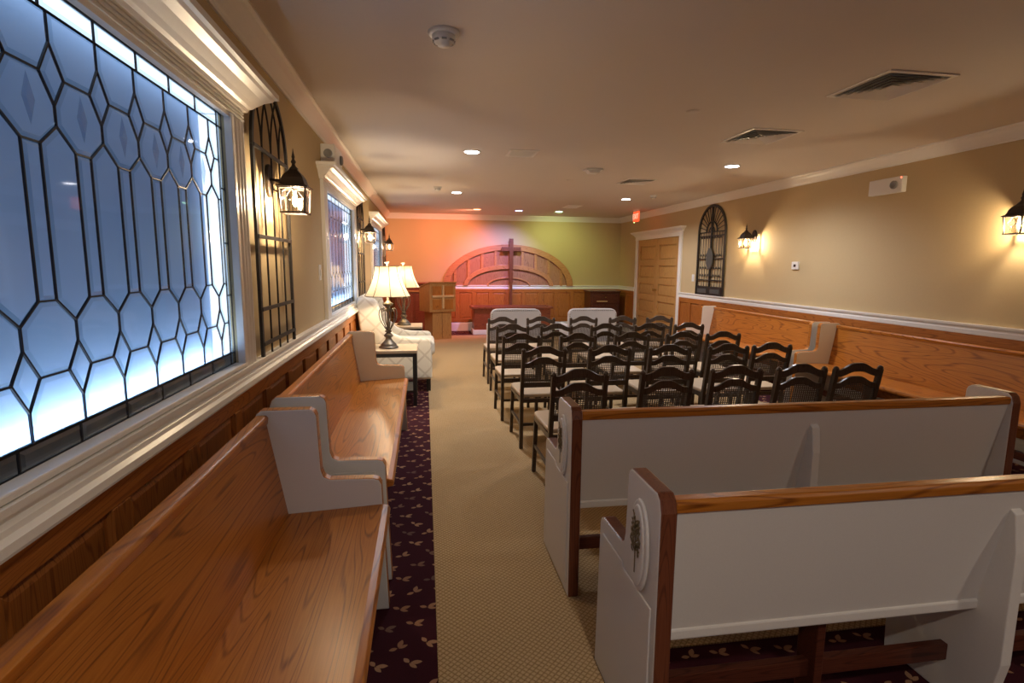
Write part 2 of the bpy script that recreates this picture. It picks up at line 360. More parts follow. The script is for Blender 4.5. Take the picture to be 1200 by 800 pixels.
# wainscot: rails, stiles and panels are parts of their wall
def wainscot(wall, fixed, sgn, a0, a1, axis, step, matv, math_):
    n = max(1, round((a1-a0)/step)); st = (a1-a0)/n
    def bx(p0, p1, q0, q1, z0, z1):
        x0, x1 = sorted((fixed+sgn*p0, fixed+sgn*p1))
        return MB().box(x0, x1, q0, q1, z0, z1) if axis == 'y' else MB().box(q0, q1, x0, x1, z0, z1)
    bx(0, .024, a0, a1, .87, .95).obj('wainscot_top_rail', math_, wall, .003)
    bx(0, .024, a0, a1, .20, .285).obj('wainscot_bottom_rail', math_, wall, .003)
    sw = .085
    for i in range(n+1):
        c = a0 + i*st; l, r = max(a0, c-sw/2), min(a1, c+sw/2)
        bx(0, .024, l, r, .285, .87).obj('wainscot_stile', matv, wall, .003)
    for i in range(n):
        l, r = a0+i*st+sw/2, a0+(i+1)*st-sw/2
        mb = bx(0, .005, l, r, .285, .87)
        # bevelled raised field
        pts = []
        for dd, pp in ((.012, .005), (.03, .012)):
            pts.append((l+dd, r-dd, .285+dd, .87-dd, pp))
        vs = []
        for (q0, q1, z0, z1, pp) in pts:
            x = fixed+sgn*pp
            for q, z in ((q0, z0), (q1, z0), (q1, z1), (q0, z1)): vs.append((x, q, z) if axis == 'y' else (q, x, z))
        mb.add(vs, [(0,1,5,4),(1,2,6,5),(2,3,7,6),(3,0,4,7),(4,5,6,7)])
        mb.obj('wainscot_panel', matv, wall)
wainscot(wall_left, XL, 1, YF, YB, 'y', .45, M_WAIN, M_WAINH)
wainscot(wall_right, XR, -1, YF, D0-.13, 'y', .40, M_WAIN, M_WAINH)
wainscot(wall_right, XR, -1, D1+.13, YB, 'y', .40, M_WAIN, M_WAINH)
wainscot(wall_back, YB, -1, XL, XR, 'x', .385, M_WAIN, M_WAINX)
BASEP = [(0,0),(.022,0),(.022,.16),(.016,.185),(.008,.20),(0,.20)]
struct(run_y(BASEP, XL, 1, YF, YB).obj('baseboard_left', M_TRIM), 'white baseboard under the windows', 'baseboard')
struct(run_y(BASEP, XR, -1, YF, D0-.13).obj('baseboard_right', M_TRIM), 'white baseboard on the door wall', 'baseboard')
struct(run_y(BASEP, XR, -1, D1+.13, YB).obj('baseboard_right_corner', M_TRIM), 'short white baseboard past the doors', 'baseboard')
struct(run_x(BASEP, YB, XL, XR).obj('baseboard_back', M_TRIM), 'white baseboard behind the altar table', 'baseboard')
struct(MB().prism([(.03, YF+.3), (.619, YF+.3), (.619, 1.84), (3.69, 1.84), (3.69, 11.55), (.03, 11.55)], 'z', 0, .006).obj('floor_carpet', M_BEIGE), 'wide beige carpet with small diamond pattern down the room', 'carpet')

# mitred cornice on a wall along y
def cornice(mb, wx, sgn, y0, y1, prof):
    vs = []; fs = []
    for o, z in prof:
        e = o
        vs += [(wx, y0-e, z), (wx+sgn*o, y0-e, z), (wx+sgn*o, y1+e, z), (wx, y1+e, z)]
    for i in range(len(prof)-1):
        for j in range(3): fs.append((i*4+j, i*4+j+1, (i+1)*4+j+1, (i+1)*4+j))
    k = len(prof)-1
    fs += [(3,2,1,0), (k*4, k*4+1, k*4+2, k*4+3)]
    fs = [tuple(f) if sgn > 0 else tuple(reversed(f)) for f in fs]
    mb.add(vs, fs); return mb

# ------------------------------------------------------------------ leaded windows
def clip(poly, lo, hi):
    for s, lim in ((1, lo), (-1, hi)):
        out = []
        for i in range(len(poly)):
            a, c = poly[i-1], poly[i]; da, dc = s*(a[0]-lim), s*(c[0]-lim)
            if (da >= 0) != (dc >= 0):
                t = da/(da-dc); out.append((a[0]+(c[0]-a[0])*t, a[1]+(c[1]-a[1])*t))
            if dc >= 0: out.append(c)
        poly = out
    return poly
def inset(poly, d):
    n = len(poly); ar = sum(poly[i-1][0]*poly[i][1]-poly[i][0]*poly[i-1][1] for i in range(n)); s = 1 if ar > 0 else -1
    L = []
    for i in range(n):
        a, c = poly[i], poly[(i+1) % n]; dx, dy = c[0]-a[0], c[1]-a[1]; l = math.hypot(dx, dy) or 1e-9
        nx, ny = -dy/l*s, dx/l*s; L.append((a[0]+nx*d, a[1]+ny*d, dx, dy))
    out = []
    for i in range(n):
        x1, y1, dx1, dy1 = L[i-1]; x2, y2, dx2, dy2 = L[i]; den = dx1*dy2-dy1*dx2
        if abs(den) < 1e-9: out.append((x2, y2)); continue
        t = ((x2-x1)*dy2-(y2-y1)*dx2)/den; out.append((x1+dx1*t, y1+dy1*t))
    return out
def make_window():
    root = struct(empty('window_1', (XL, WO0, 0)))
    Y0 = WO0                                   # local y = world y - WO0
    u = lambda yy: yy-Y0
    # casing: fluted side boards
    for (a, c) in ((WO0, GO0+.012), (GO1-.012, WO1)):
        w = c-a; poly = [(0, u(a)), (.028, u(a)), (.03, u(a)+.004)]
        for k in range(3):
            s0 = u(a)+w*(.16+.24*k); poly += [(.03, s0), (.024, s0+.012), (.024, s0+.024), (.03, s0+.036)]
        poly += [(.03, u(c)-.02), (.018, u(c)-.006), (.018, u(c)), (0, u(c))]
        MB().prism(poly, 'z', RAIL_T, 2.10).obj('side_casing', M_TRIM, root)
    MB().box(-.03, .03, u(GO0)-.0, u(GO1), GZ0-.012, GZ0+.006).obj('sill', M_TRIM, root, .004)
    mb = MB().box(0, .022, u(WO0), u(WO1), 2.086, 2.20)
    for z in (2.105, 2.12, 2.135): mb.box(.022, .028, u(WO0), u(WO1), z, z+.008)
    mb.obj('frieze_board', M_TRIM, root)
    cornice(MB(), 0, 1, u(WO0), u(WO1), [(.022, 2.15), (.034, 2.152), (.040, 2.165), (.052, 2.172), (.066, 2.186), (.094, 2.210), (.122, 2.224), (.130, 2.235), (.146, 2.238), (.146, 2.262), (.02, 2.266)]).obj('cornice', M_TRIM, root)
    # lining and glowing blind behind the glass; hidden tube added for the gradient
    y0, y1 = u(GO0)-.05, u(GO1)+.05
    bx = MB()
    xb = -.105
    bx.add([(-.026,u(GO0)+.001,GZ0+.001),(-.026,u(GO1)-.001,GZ0+.001),(-.026,u(GO1)-.001,GZ1-.001),(-.026,u(GO0)+.001,GZ1-.001),(-.21,u(GO0)+.001,GZ0+.001),(-.21,u(GO1)-.001,GZ0+.001),(-.21,u(GO1)-.001,GZ1-.001),(-.21,u(GO0)+.001,GZ1-.001)], [(1,2,6,5),(2,3,7,6),(3,0,4,7)])
    bx.obj('window_lining', M_BOXW, root)
    y0, y1 = u(GO0)+.002, u(GO1)-.002
    MB().box(xb-.01, xb, y0, y1, GZ0+.002, GZ1-.002).obj('blind', M_PANEL, root)
    MB().tube([(-.060, y0+.03, GZ0+.022), (-.060, y1-.03, GZ0+.022)], .011, 8).obj('added_tube', M_TUBE, root)  # unseen tube added to brighten the foot of the blind
    for yy in (y0+.001, y1-.004): MB().box(-.100, -.030, yy, yy+.003, GZ0+.06, GZ1-.01).obj('edge_glow_strip', M_EDGEGLOW, root)  # glowing strips stand in for daylight along the lining edges
    MB().box(-.100, -.030, y0+.01, y1-.01, GZ1-.006, GZ1-.003).obj('edge_glow_strip', M_EDGEGLOW, root)  # same added glow along the top
    MB().box(-.040, -.034, u(GO0)+.002, u(GO1)-.002, GZ0+.001, 1.100).obj('added_tube_shield', M_GREY, root)  # added board hides the tube and darkens the bottom border panes
    # glass
    p = .186; w = .043; s = .0625
    uc = u((GO0+GO1)/2); U0, U1 = uc-4.5*p, uc+4.5*p
    T, a1, m_, b1, b2_, c_ = 2.04, 1.973, 1.902, 1.838, 1.793, 1.745
    T2, d1, e_, f1, f2, g_ = 1.104, 1.171, 1.238, 1.302, 1.352, 1.402
    polys = []
    for k in range(-1, 10):
        x0 = U0+(k-.5)*p+p if False else U0+(k+.5)*p; x1 = x0+p       # diamond axes
        polys.append([(x0,T),(x0,a1),(x0+w,m_),(x1-w,m_),(x1,a1),(x1,T)])
        polys.append([(x0+w,m_),(x0,b1),(x0,b2_),(x0+s,c_),(x1-s,c_),(x1,b2_),(x1,b1),(x1-w,m_)])
        polys.append([(x0+s,c_),(x0+s,g_),(x1-s,g_),(x1-s,c_)])
        polys.append([(x0+w,e_),(x0,f1),(x0,f2),(x0+s,g_),(x1-s,g_),(x1,f2),(x1,f1),(x1-w,e_)][::-1])
        polys.append([(x0,T2),(x0,d1),(x0+w,e_),(x1-w,e_),(x1,d1),(x1,T2)][::-1])
        if 0 <= k <= 8:
            polys.append([(x0,a1),(x0-w,m_),(x0,b1),(x0+w,m_)]); polys.append([(x0,d1),(x0+w,e_),(x0,f1),(x0-w,e_)])
            polys.append([(x0,b2_),(x0-s,c_),(x0-s,g_),(x0,f2),(x0+s,g_),(x0+s,c_)])
    polys = [q for q in (clip(q, U0, U1) for q in polys) if len(q) > 2 and max(t[0] for t in q)-min(t[0] for t in q) > .005]
    yl, yr, zt, zb = u(GO0), u(GO1), 2.094, 1.056
    nb = 8
    for i in range(nb):
        q0, q1 = U0+(U1-U0)*i/nb, U0+(U1-U0)*(i+1)/nb
        polys.append([(q0,T),(q0,zt),(q1,zt),(q1,T)]); polys.append([(q0,zb),(q0,T2),(q1,T2),(q1,zb)])
    zs = [zb, T2, 1.352, 1.57, 1.793, T, zt]
    for i in range(6):
        polys.append([(yl,zs[i]),(U0,zs[i]),(U0,zs[i+1]),(yl,zs[i+1])]); polys.append([(U1,zs[i]),(yr,zs[i]),(yr,zs[i+1]),(U1,zs[i+1])])
    edges = {}
    GX = -.018
    for q in polys:
        r = inset(q, .0012); r2 = inset(q, .012)
        n = len(q); ar = sum(q[i-1][0]*q[i][1]-q[i][0]*q[i-1][1] for i in range(n))
        if ar < 0: r.reverse(); r2.reverse()
        vs = [(GX, *t) for t in r] + [(GX+.006, *t) for t in r2]
        fs = [(i, (i+1) % n, n+(i+1) % n, n+i) for i in range(n)] + [tuple(range(n, 2*n))]
        gp = MB().add(vs, fs).obj('glass_pane', M_GLASS, root); gp.data.materials.append(M_GBEV)
        for f in list(gp.data.polygons)[:n]: f.material_index = 1
        for i in range(n):
            k = tuple(sorted((tuple(round(t, 3) for t in q[i-1]), tuple(round(t, 3) for t in q[i]))))
            edges[k] = 1
    cm = MB()
    for (a, c) in edges:
        if a == c: continue
        cm.bar((GX+.001, *a), (GX+.001, *c), .0042, .005, (1,0,0))
    cm.obj('lead_cames', M_LEAD, root)
    # small cut diamonds in the upper row of large panes
    for k in range(-1, 9):
        cx = U0+(k+1)*p
        if not U0+.02 < cx < U1-.02: continue
        q = [(cx, 1.885), (cx+.021, 1.83), (cx, 1.775), (cx-.021, 1.83)]; r2 = inset(q, .008)
        q.reverse(); r2.reverse()
        n = 4; vs = [(GX+.0065, *t) for t in q]+[(GX+.0105, *t) for t in r2]
        MB().add(vs, [(i, (i+1) % n, n+(i+1) % n, n+i) for i in range(n)]+[(4,5,6,7)]).obj('cut_diamond', M_GBEV, root)
    return root
M_TUBE = emit('added_tube_glow', (.72, .86, 1.0), E_TUBE*10)  # for the tube added behind the glass
M_PANEL = base('window_blind_blue', (.36, .50, .72), .9)
bb = M_PANEL.node_tree.nodes['Principled BSDF']; bb.inputs['Emission Color'].default_value = (.17, .34, .68, 1); bb.inputs['Emission Strength'].default_value = E_PANEL
M_EDGEGLOW = emit('lining_edge_glow', (.80, .90, 1.0), 1.1)  # glow put on the lining edges in place of daylight
M_BOXW = base('lining_white', (.8, .85, .9), .8)
win1 = make_window()
win1['label'] = 'large leaded glass window glowing blue nearest the viewer'; win1['category'] = 'window'
for i, d in enumerate(WIN_OFF[1:]):
    wv = copy_tree(win1); wv.name = 'window_%d' % (i+2); wv.location = (XL, WO0+d, 0)
    wv['label'] = ['leaded glass window between the two nearest iron grilles', 'leaded glass window farthest down the room beside the altar end'][i]

# assumed window added in the unseen end wall, glowing to light the pew backs
wf = struct(empty('window_4', (.35, YF, 0)), 'assumed daylit sash window behind the viewer, added to light the pew backs', 'window')
M_ASSUMED_DAY = emit('assumed_daylit_glass', (.42, .60, 1.0), E_ASSUMED_DAY)  # bluish glow of the assumed window, added for the pew backs
for i in range(3):
    for k in range(2): MB().box(-.78+.53*i, -.28+.53*i, .004, .010, .98+.54*k, 1.49+.54*k).obj('assumed_frosted_pane', M_ASSUMED_DAY, wf)
fw = MB()
for x0, x1, z0, z1 in [(-.88,-.78,.90,2.12),(.78,.88,.90,2.12),(-.78,.78,.90,.98),(-.78,.78,2.03,2.12),(-.78,.78,1.49,1.52),(-.28,-.25,.98,2.03),(.25,.28,.98,2.03)]: fw.box(x0, x1, 0, .03, z0, z1)
fw.obj('assumed_sash_frame', M_TRIM, wf, .003)

# ------------------------------------------------------------------ double doors
dr = struct(empty('door_1', (XR, (D0+D1)/2, 0)), 'pair of panelled wooden doors in a white frame', 'door')
mid = (D1-D0)/2
for s in (-1, 1):
    a, c = (0.004, mid-.004) if s > 0 else (-mid+.004, -.004)
    leaf = MB().box(.026, .06, a, c, .008, DZ-.004).obj('door_leaf', M_DOOR, dr)
    zz = [.14, .50, .84, 1.18, 1.54, 1.90]
    st = .11
    for (q0, q1) in ((a, a+st), (c-st, c)): MB().box(0, .026, q0, q1, .008, DZ-.004).obj('stile', M_DOOR, leaf, .002)
    rails = [(.008, .15)] + [(z-.055, z+.055) for z in (.50, .86, 1.20, 1.56)] + [(1.90, DZ-.004)]
    for (z0, z1) in rails: MB().box(0.001, .026, a+st, c-st, z0, z1).obj('cross_rail', M_DOOR, leaf, .002)
    for i in range(5):
        z0, z1 = rails[i][1], rails[i+1][0]
        MB().box(.013, .026, a+st+.02, c-st-.02, z0+.02, z1-.02).obj('panel', M_DOOR, leaf, .010, 1)
    kb = MB().lathe([(.006, 0), (.006, .02), (.02, .028), (.024, .04), (.016, .052), (.001, .054)], 12)
    k = kb.obj('door_knob', M_BRASS, leaf); k.rotation_euler = (0, -PI/2, 0); k.location = (0, s*.055, 1.03)
for (q0, q1) in ((-mid-.13, -mid+.002), (mid-.002, mid+.13)):
    MB().prism([(0, q0), (-.026, q0), (-.03, q0+.006), (-.03, q0+.03), (-.022, q0+.04), (-.022, q1-.02), (-.016, q1), (.1, q1), (.1, q1-.02) if q1 < 0 else (.1, q0+.02), (0, q0+.02)] if False else [(0, q0), (-.026, q0), (-.026, q0+.035), (-.020, q0+.045), (-.020, q1-.015), (-.014, q1), (0, q1)], 'z', 0, DZ+.0).obj('door_casing', M_TRIM, dr)
MB().box(-.022, 0, -mid-.13, mid+.13, DZ-.002, DZ+.09).obj('door_frieze', M_TRIM, dr)
cornice(MB(), 0, -1, -mid-.13, mid+.13, [(.022, DZ+.07), (.03, DZ+.075), (.036, DZ+.09), (.06, DZ+.115), (.085, DZ+.13), (.092, DZ+.14), (.104, DZ+.145), (.104, DZ+.165), (.02, DZ+.168)]).obj('door_cornice', M_TRIM, dr)

# ------------------------------------------------------------------ arched oak panel on the back wall
ax, az = 1.895, RAIL_T-.01
arch = tag(empty('arched_wall_panel', (ax, YB, az)), 'half-oval oak panel with concentric arches above the altar rail', 'wall panel')
def ell(a, h, t): return (a*math.cos(t), h*math.sin(t))
def ring(a0, h0, a1, h1, d, name, mat, n=56):
    mb = MB(); vs = []; fs = []
    for i in range(n+1):
        t = PI*i/n
        for (a, h) in ((a0, h0), (a1, h1)):
            x, z = ell(a, h, t); vs += [(x, 0, z), (x, -d, z)]
    for i in range(n):
        k = i*4; q = k+4
        fs += [(k+1, k+3, q+3, q+1), (k, k+1, q+1, q), (k+3, k+2, q+2, q+3)]
    fs += [(0, 2, 3, 1), (n*4, n*4+1, n*4+3, n*4+2)]
    mb.add(vs, fs); return mb.obj(name, mat, arch, .004)
AO, HO, AI, HI = 1.492, .925, 1.345, .80
ring(AO, HO, AI, HI, .06, 'outer_arch', M_ARCHF)
ring(1.03, .475, .93, .375, .055, 'middle_arch', M_ARCHF)
ring(.50, .195, .46, .162, .045, 'inner_arch', M_ARCHF)
def zell(a, h, x): return h*math.sqrt(max(0, 1-(x/a)**2))
muls = [-1.22+.305*k for k in range(9)]
edges_x = [-AI]+muls+[AI]
for x in muls:
    z0 = zell(1.0, .45, x) if abs(x) < 1.0 else 0; z1 = zell(AI+.05, HI+.05, x)
    MB().box(x-.03, x+.03, -.045, 0, z0, z1).obj('mullion', M_ARCHF, arch, .003)
for i in range(len(edges_x)-1):
    l, r = edges_x[i], edges_x[i+1]; n = 8
    top = [(l+(r-l)*k/n, zell(AI+.06, HI+.06, l+(r-l)*k/n)) for k in range(n+1)]
    bot = [(x, zell(.98, .42, x) if abs(x) < .98 else 0) for x, _ in top]
    MB().prism(bot+top[::-1], 'y', -.010, 0).obj('upper_panel', M_ARCH, arch)
n = 30
top = [ell(.98, .42, PI*i/n) for i in range(n+1)]
MB().prism(top, 'y', -.008, 0).obj('lower_panel', M_ARCH, arch)
MB().prism([ell(.48, .178, PI*i/n) for i in range(n+1)], 'y', -.014, 0).obj('centre_panel', M_ARCH, arch)
# ------------------------------------------------------------------ iron grilles on the window wall
def make_grille():
    g = empty('iron_wall_grille')              # local: y along wall, x off the wall, z=0 at rail top
    hw, sp = .325, 1.0
    fr = [(0, -hw, 0)] + [(0, -hw, sp*k/4) for k in range(1, 5)] + [(0, -hw*math.cos(PI*k/20), sp+hw*1.05*math.sin(PI*k/20)) for k in range(1, 20)] + [(0, hw, sp*(4-k)/4) for k in range(5)]
    mb = MB()
    for a, c in zip(fr[:-1], fr[1:]): mb.bar(a, c, .026, .014, (1,0,0))
    mb.obj('arched_frame', M_IRON, g)
    for k in (-1, 0, 1):
        y = k*.1625
        MB().bar((0, y, .0), (0, y, sp), .008, .008, (1,0,0)).obj('upright_bar', M_IRON, g)
    for z in (.06, .23, .58, sp): MB().bar((.006, -hw, z), (.006, hw, z), .018, .010, (1,0,0)).obj('cross_bar', M_IRON, g)
    R = .40
    for k in (-2, -1, 0, 1, 2):
        for s in (-1, 1):
            y0 = k*.1625
            if abs(k) == 2 and s*k > 0: continue
            pts = []
            for i in range(13):
                t = i/12*math.radians(62); y = y0+s*R*(1-math.cos(t)); z = sp+R*math.sin(t)
                if (y/hw)**2+((z-sp)/(hw*1.05))**2 < 1: pts.append((0, y, z))
            if len(pts) > 2: MB().tube(pts, .005, 6).obj('tracery_arc', M_IRON, g)
    return g
GRILLE_Y = [3.115, 7.165, 11.215]
g0 = make_grille()
gl = ['tall black iron grille with gothic tracery beside the nearest window', 'tall black iron grille behind the nearest table lamp, past the second window', 'tall black iron grille past the farthest window near the altar end']
for i, y in enumerate(GRILLE_Y):
    g = g0 if i == 0 else copy_tree(g0)
    g.location = (XL+.025, y, RAIL_T); tag(g, gl[i], 'wall grille', 'gothic grilles on the window wall')
# ornate grille on the door wall
g = tag(empty('scrolled_iron_grille', (XR-.02, 8.22, RAIL_T)), 'ornate black arched iron gate panel with oval medallion beside the doors', 'wall grille')
hw, sp = .41, 1.0
fr = [(0, -hw, 0)] + [(0, -hw, sp*k/4) for k in range(1, 5)] + [(0, -hw*math.cos(PI*k/24), sp+hw*math.sin(PI*k/24)) for k in range(1, 24)] + [(0, hw, sp*(4-k)/4) for k in range(5)]
mb = MB()
for a, c in zip(fr[:-1], fr[1:]): mb.bar(a, c, .036, .02, (1,0,0))
mb.obj('arched_frame', M_IRON, g)
MB().bar((0, 0, 0), (0, 0, sp+hw), .032, .022, (1,0,0)).obj('centre_post', M_IRON, g)
for z in (.135, .24, .58, sp-.06, sp): MB().bar((0, -hw, z), (0, hw, z), .016, .014, (1,0,0)).obj('cross_bar', M_IRON, g)
MB().box(-.010, .010, -hw, hw, 0, .13).obj('foot_panel', M_IRON, g)
for s in (-1, 1):
    q = MB().box(-.016, -.010, s*.2-.14, s*.2+.14, .03, .10); q.obj('relief_plate', M_VERD, g, .005)
    for k in range(1, 5):
        y = s*k*hw/5
        MB().bar((0, y, .13), (0, y, sp), .007, .007, (1,0,0)).obj('upright_bar', M_IRON, g)
    for z in (.30, .42, .62, sp-.1):
        for k in (1, 2, 3, 4):
            y = s*(k*hw/5-.04)
            pts = [(-.004, y+.026*(1-i/14)*math.cos(i*.75)*s, z+.04*(i/14)+.022*(1-i/14)*math.sin(i*.75)) for i in range(12)]
            MB().tube(pts, .005, 5).obj('scroll', M_IRON, g)
MB().tube([(0, .165*math.cos(PI*k/14), sp+.165*math.sin(PI*k/14)) for k in range(15)], .012, 6).obj('fan_ring', M_IRON, g)
MB().tube([(0, .08*math.cos(PI*k/10), sp+.08*math.sin(PI*k/10)) for k in range(11)], .010, 6).obj('fan_hub', M_IRON, g)
for k in range(1, 14):
    t = PI*k/14
    if k == 7: continue
    MB().bar((0, .165*math.cos(t), sp+.165*math.sin(t)), (0, hw*math.cos(t), sp+hw*math.sin(t)), .009, .009, (1,0,0)).obj('fan_spoke', M_IRON, g)
md = MB(); pl = [(.105*math.sin(2*PI*k/8+PI/8), .58+.18*math.cos(2*PI*k/8+PI/8)) for k in range(8)]
md.prism(pl, 'x', -.026, -.008); md.obj('oval_medallion', M_VERD, g, .008)

# ------------------------------------------------------------------ wall sconces
def make_sconce():
    s = empty('wall_lantern')                  # local: +x away from the wall, z=0 at the glass centre
    MB().prism([(.055*math.cos(2*PI*k/24), .10+.085*math.sin(2*PI*k/24)) for k in range(24)], 'x', 0, .018).obj('back_plate', M_BRONZE, s, .006)
    cx = .135
    MB().tube([(.015,0,.10),(.05,0,.098),(.09,0,.105),(cx-.01,0,.125),(cx,0,.165)], [.016,.013,.011,.010,.010], 8).obj('arm', M_BRONZE, s)
    MB().tube([(.03,0,.055),(.06,0,.045),(.085,0,.06),(.09,0,.085),(.075,0,.095)], .006, 6).obj('scroll', M_BRONZE, s)
    q = math.sqrt(2)
    MB().lathe([(.080*q,.066),(.081*q,.072),(.064*q,.080),(.058*q,.095),(.052*q,.118),(.040*q,.138),(.024*q,.154),(.016*q,.168)], 4, (cx,0,0), False, PI/4).obj('roof', M_BRONZE, s, .003)
    MB().lathe([(.020,.158),(.024,.166),(.012,.178),(.008,.19),(.014,.20),(.006,.215),(.009,.225),(.003,.25),(.001,.268)], 10, (cx,0,0)).obj('finial', M_BRONZE, s)
    h, t = .062, .060                         # half height, half width at foot
    cg = MB()
    for sx in (-1, 1):
        for sy in (-1, 1): cg.bar((cx+sx*t*.98, sy*t*.98, -h), (cx+sx*t*1.12, sy*t*1.12, h+.008), .008, .008, (1,0,0))
    for z, w in ((-h, t), (h+.004, t*1.12)):
        for sx in (-1, 1):
            cg.box(cx+sx*w-.005, cx+sx*w+.005, -w-.005, w+.005, z-.005, z+.005); cg.box(cx-w, cx+w, sx*w-.005, sx*w+.005, z-.005, z+.005)
    cg.obj('cage', M_BRONZE, s)
    for k in range(4):
        R = Matrix.Translation((cx,0,0)) @ Matrix.Rotation(k*PI/2, 4, 'Z')
        a, c = t*.98, t*1.10
        vs = [R @ Vector(v) for v in ((a,-a,-h),(a,a,-h),(c,c,h),(c,-c,h))]
        pane = MB().add(vs, [(0,1,2,3)]).obj('glass_pane', M_LGLASS, s)
        yb = MB(); xm = (a+c)/2+.001
        for (p0, p1) in (((0,-h),(0,-.02)), ((0,-.02),(-.03,.02)), ((0,-.02),(.03,.02)), ((-.03,.02),(0,h)), ((.03,.02),(0,h))):
            yb.bar(R @ Vector((xm, p0[0], p0[1])), R @ Vector((xm, p1[0], p1[1])), .0025, .0025)
        yb.obj('glass_leading', M_LEAD, pane)
    MB().lathe([(.010,.035),(.012,.06),(.012,.068)], 8, (cx,0,0)).obj('bulb_socket', M_TRIM, s)
    MB().lathe([(.001,-.028),(.007,-.024),(.012,-.010),(.013,.004),(.010,.022),(.007,.036)], 10, (cx,0,0)).obj('bulb', M_BULB, s)
    return s
M_BULB.node_tree.nodes['Emission'].inputs[1].default_value = P_SCONCE*80
s0 = make_sconce()
sl = [((XL, 3.115), 0, 'bronze wall lantern on the grille beside the nearest window'),
      ((XL, 7.165), 0, 'bronze wall lantern between the second and third windows'),
      ((XL, 11.10), 0, 'bronze wall lantern farthest along the window wall'),
      ((XR, 7.08), PI, 'bronze wall lantern beside the ornate grille on the door wall'),
      ((XR, 3.52), PI, 'bronze wall lantern on the right wall above the nearest bench, cut by the picture edge')]
for i, ((x, y), rz, lab) in enumerate(sl):
    s = s0 if i == 0 else copy_tree(s0)
    s.location = (x, y, 1.815); s.rotation_euler = (0, 0, rz); tag(s, lab, 'wall lamp', 'bronze lantern sconces')

# ------------------------------------------------------------------ pews and wall benches
def end_profile(top):
    # (d from the rear, z); notch with rounded corners
    return [(0, 0), (.0, top-.05), (.012, top-.015), (.03, top), (.215, top), (.235, top-.012), (.243, top-.03), (.252, .645), (.262, .615), (.285, .603), (.46, .598), (.485, .59), (.495, .57), (.50, .40), (.515, .0)]
def tree_emblem(parent, xface, sgn, d0, z0, ax):
    mb = MB(); rnd = random.Random(3)
    def P(d, z): return (xface+sgn*.0015, d0+d, z0+z)
    def stroke(p, q, w): mb.bar(P(*p), P(*q), w, .0015, (1,0,0))
    stroke((0, -.085), (0, .02), .005)
    for k in range(9):
        z = -.02+.010*k; s = -1 if k % 2 else 1
        e = (s*(.034-.002*k), z+.022); stroke((0, z), e, .003)
        for j in range(3):
            f = (e[0]*(.4+.3*j)+rnd.uniform(-.006, .006), z+.02*(.4+.3*j)+rnd.uniform(.006, .018)); stroke((e[0]*(.3+.3*j), z+.022*(.3+.3*j)), f, .0022)
            mb.lathe([(.0045, 0), (.0045, .001)], 6); n = 12
            for i in range(len(mb.v)-n, len(mb.v)):
                vx, vy, vz = mb.v[i]; c = P(f[0], f[1]); mb.v[i] = (c[0]+sgn*vz, c[1]+vx, c[2]+vy)
    stroke((0, .02), (0, .075), .003)
    for k in range(46):
        a = rnd.uniform(0, 2*PI); q = math.sqrt(rnd.uniform(.08, 1)); d, z = .037*q*math.cos(a), .026+.062*q*math.sin(a)
        w = rnd.uniform(0, PI); c0_, s0_ = .0062*math.cos(w), .0062*math.sin(w)
        mb.bar(P(d-c0_, z-s0_), P(d+c0_, z+s0_), .0055, .0015, (1,0,0))
    return mb.obj('tree_emblem', M_GOLD, parent)
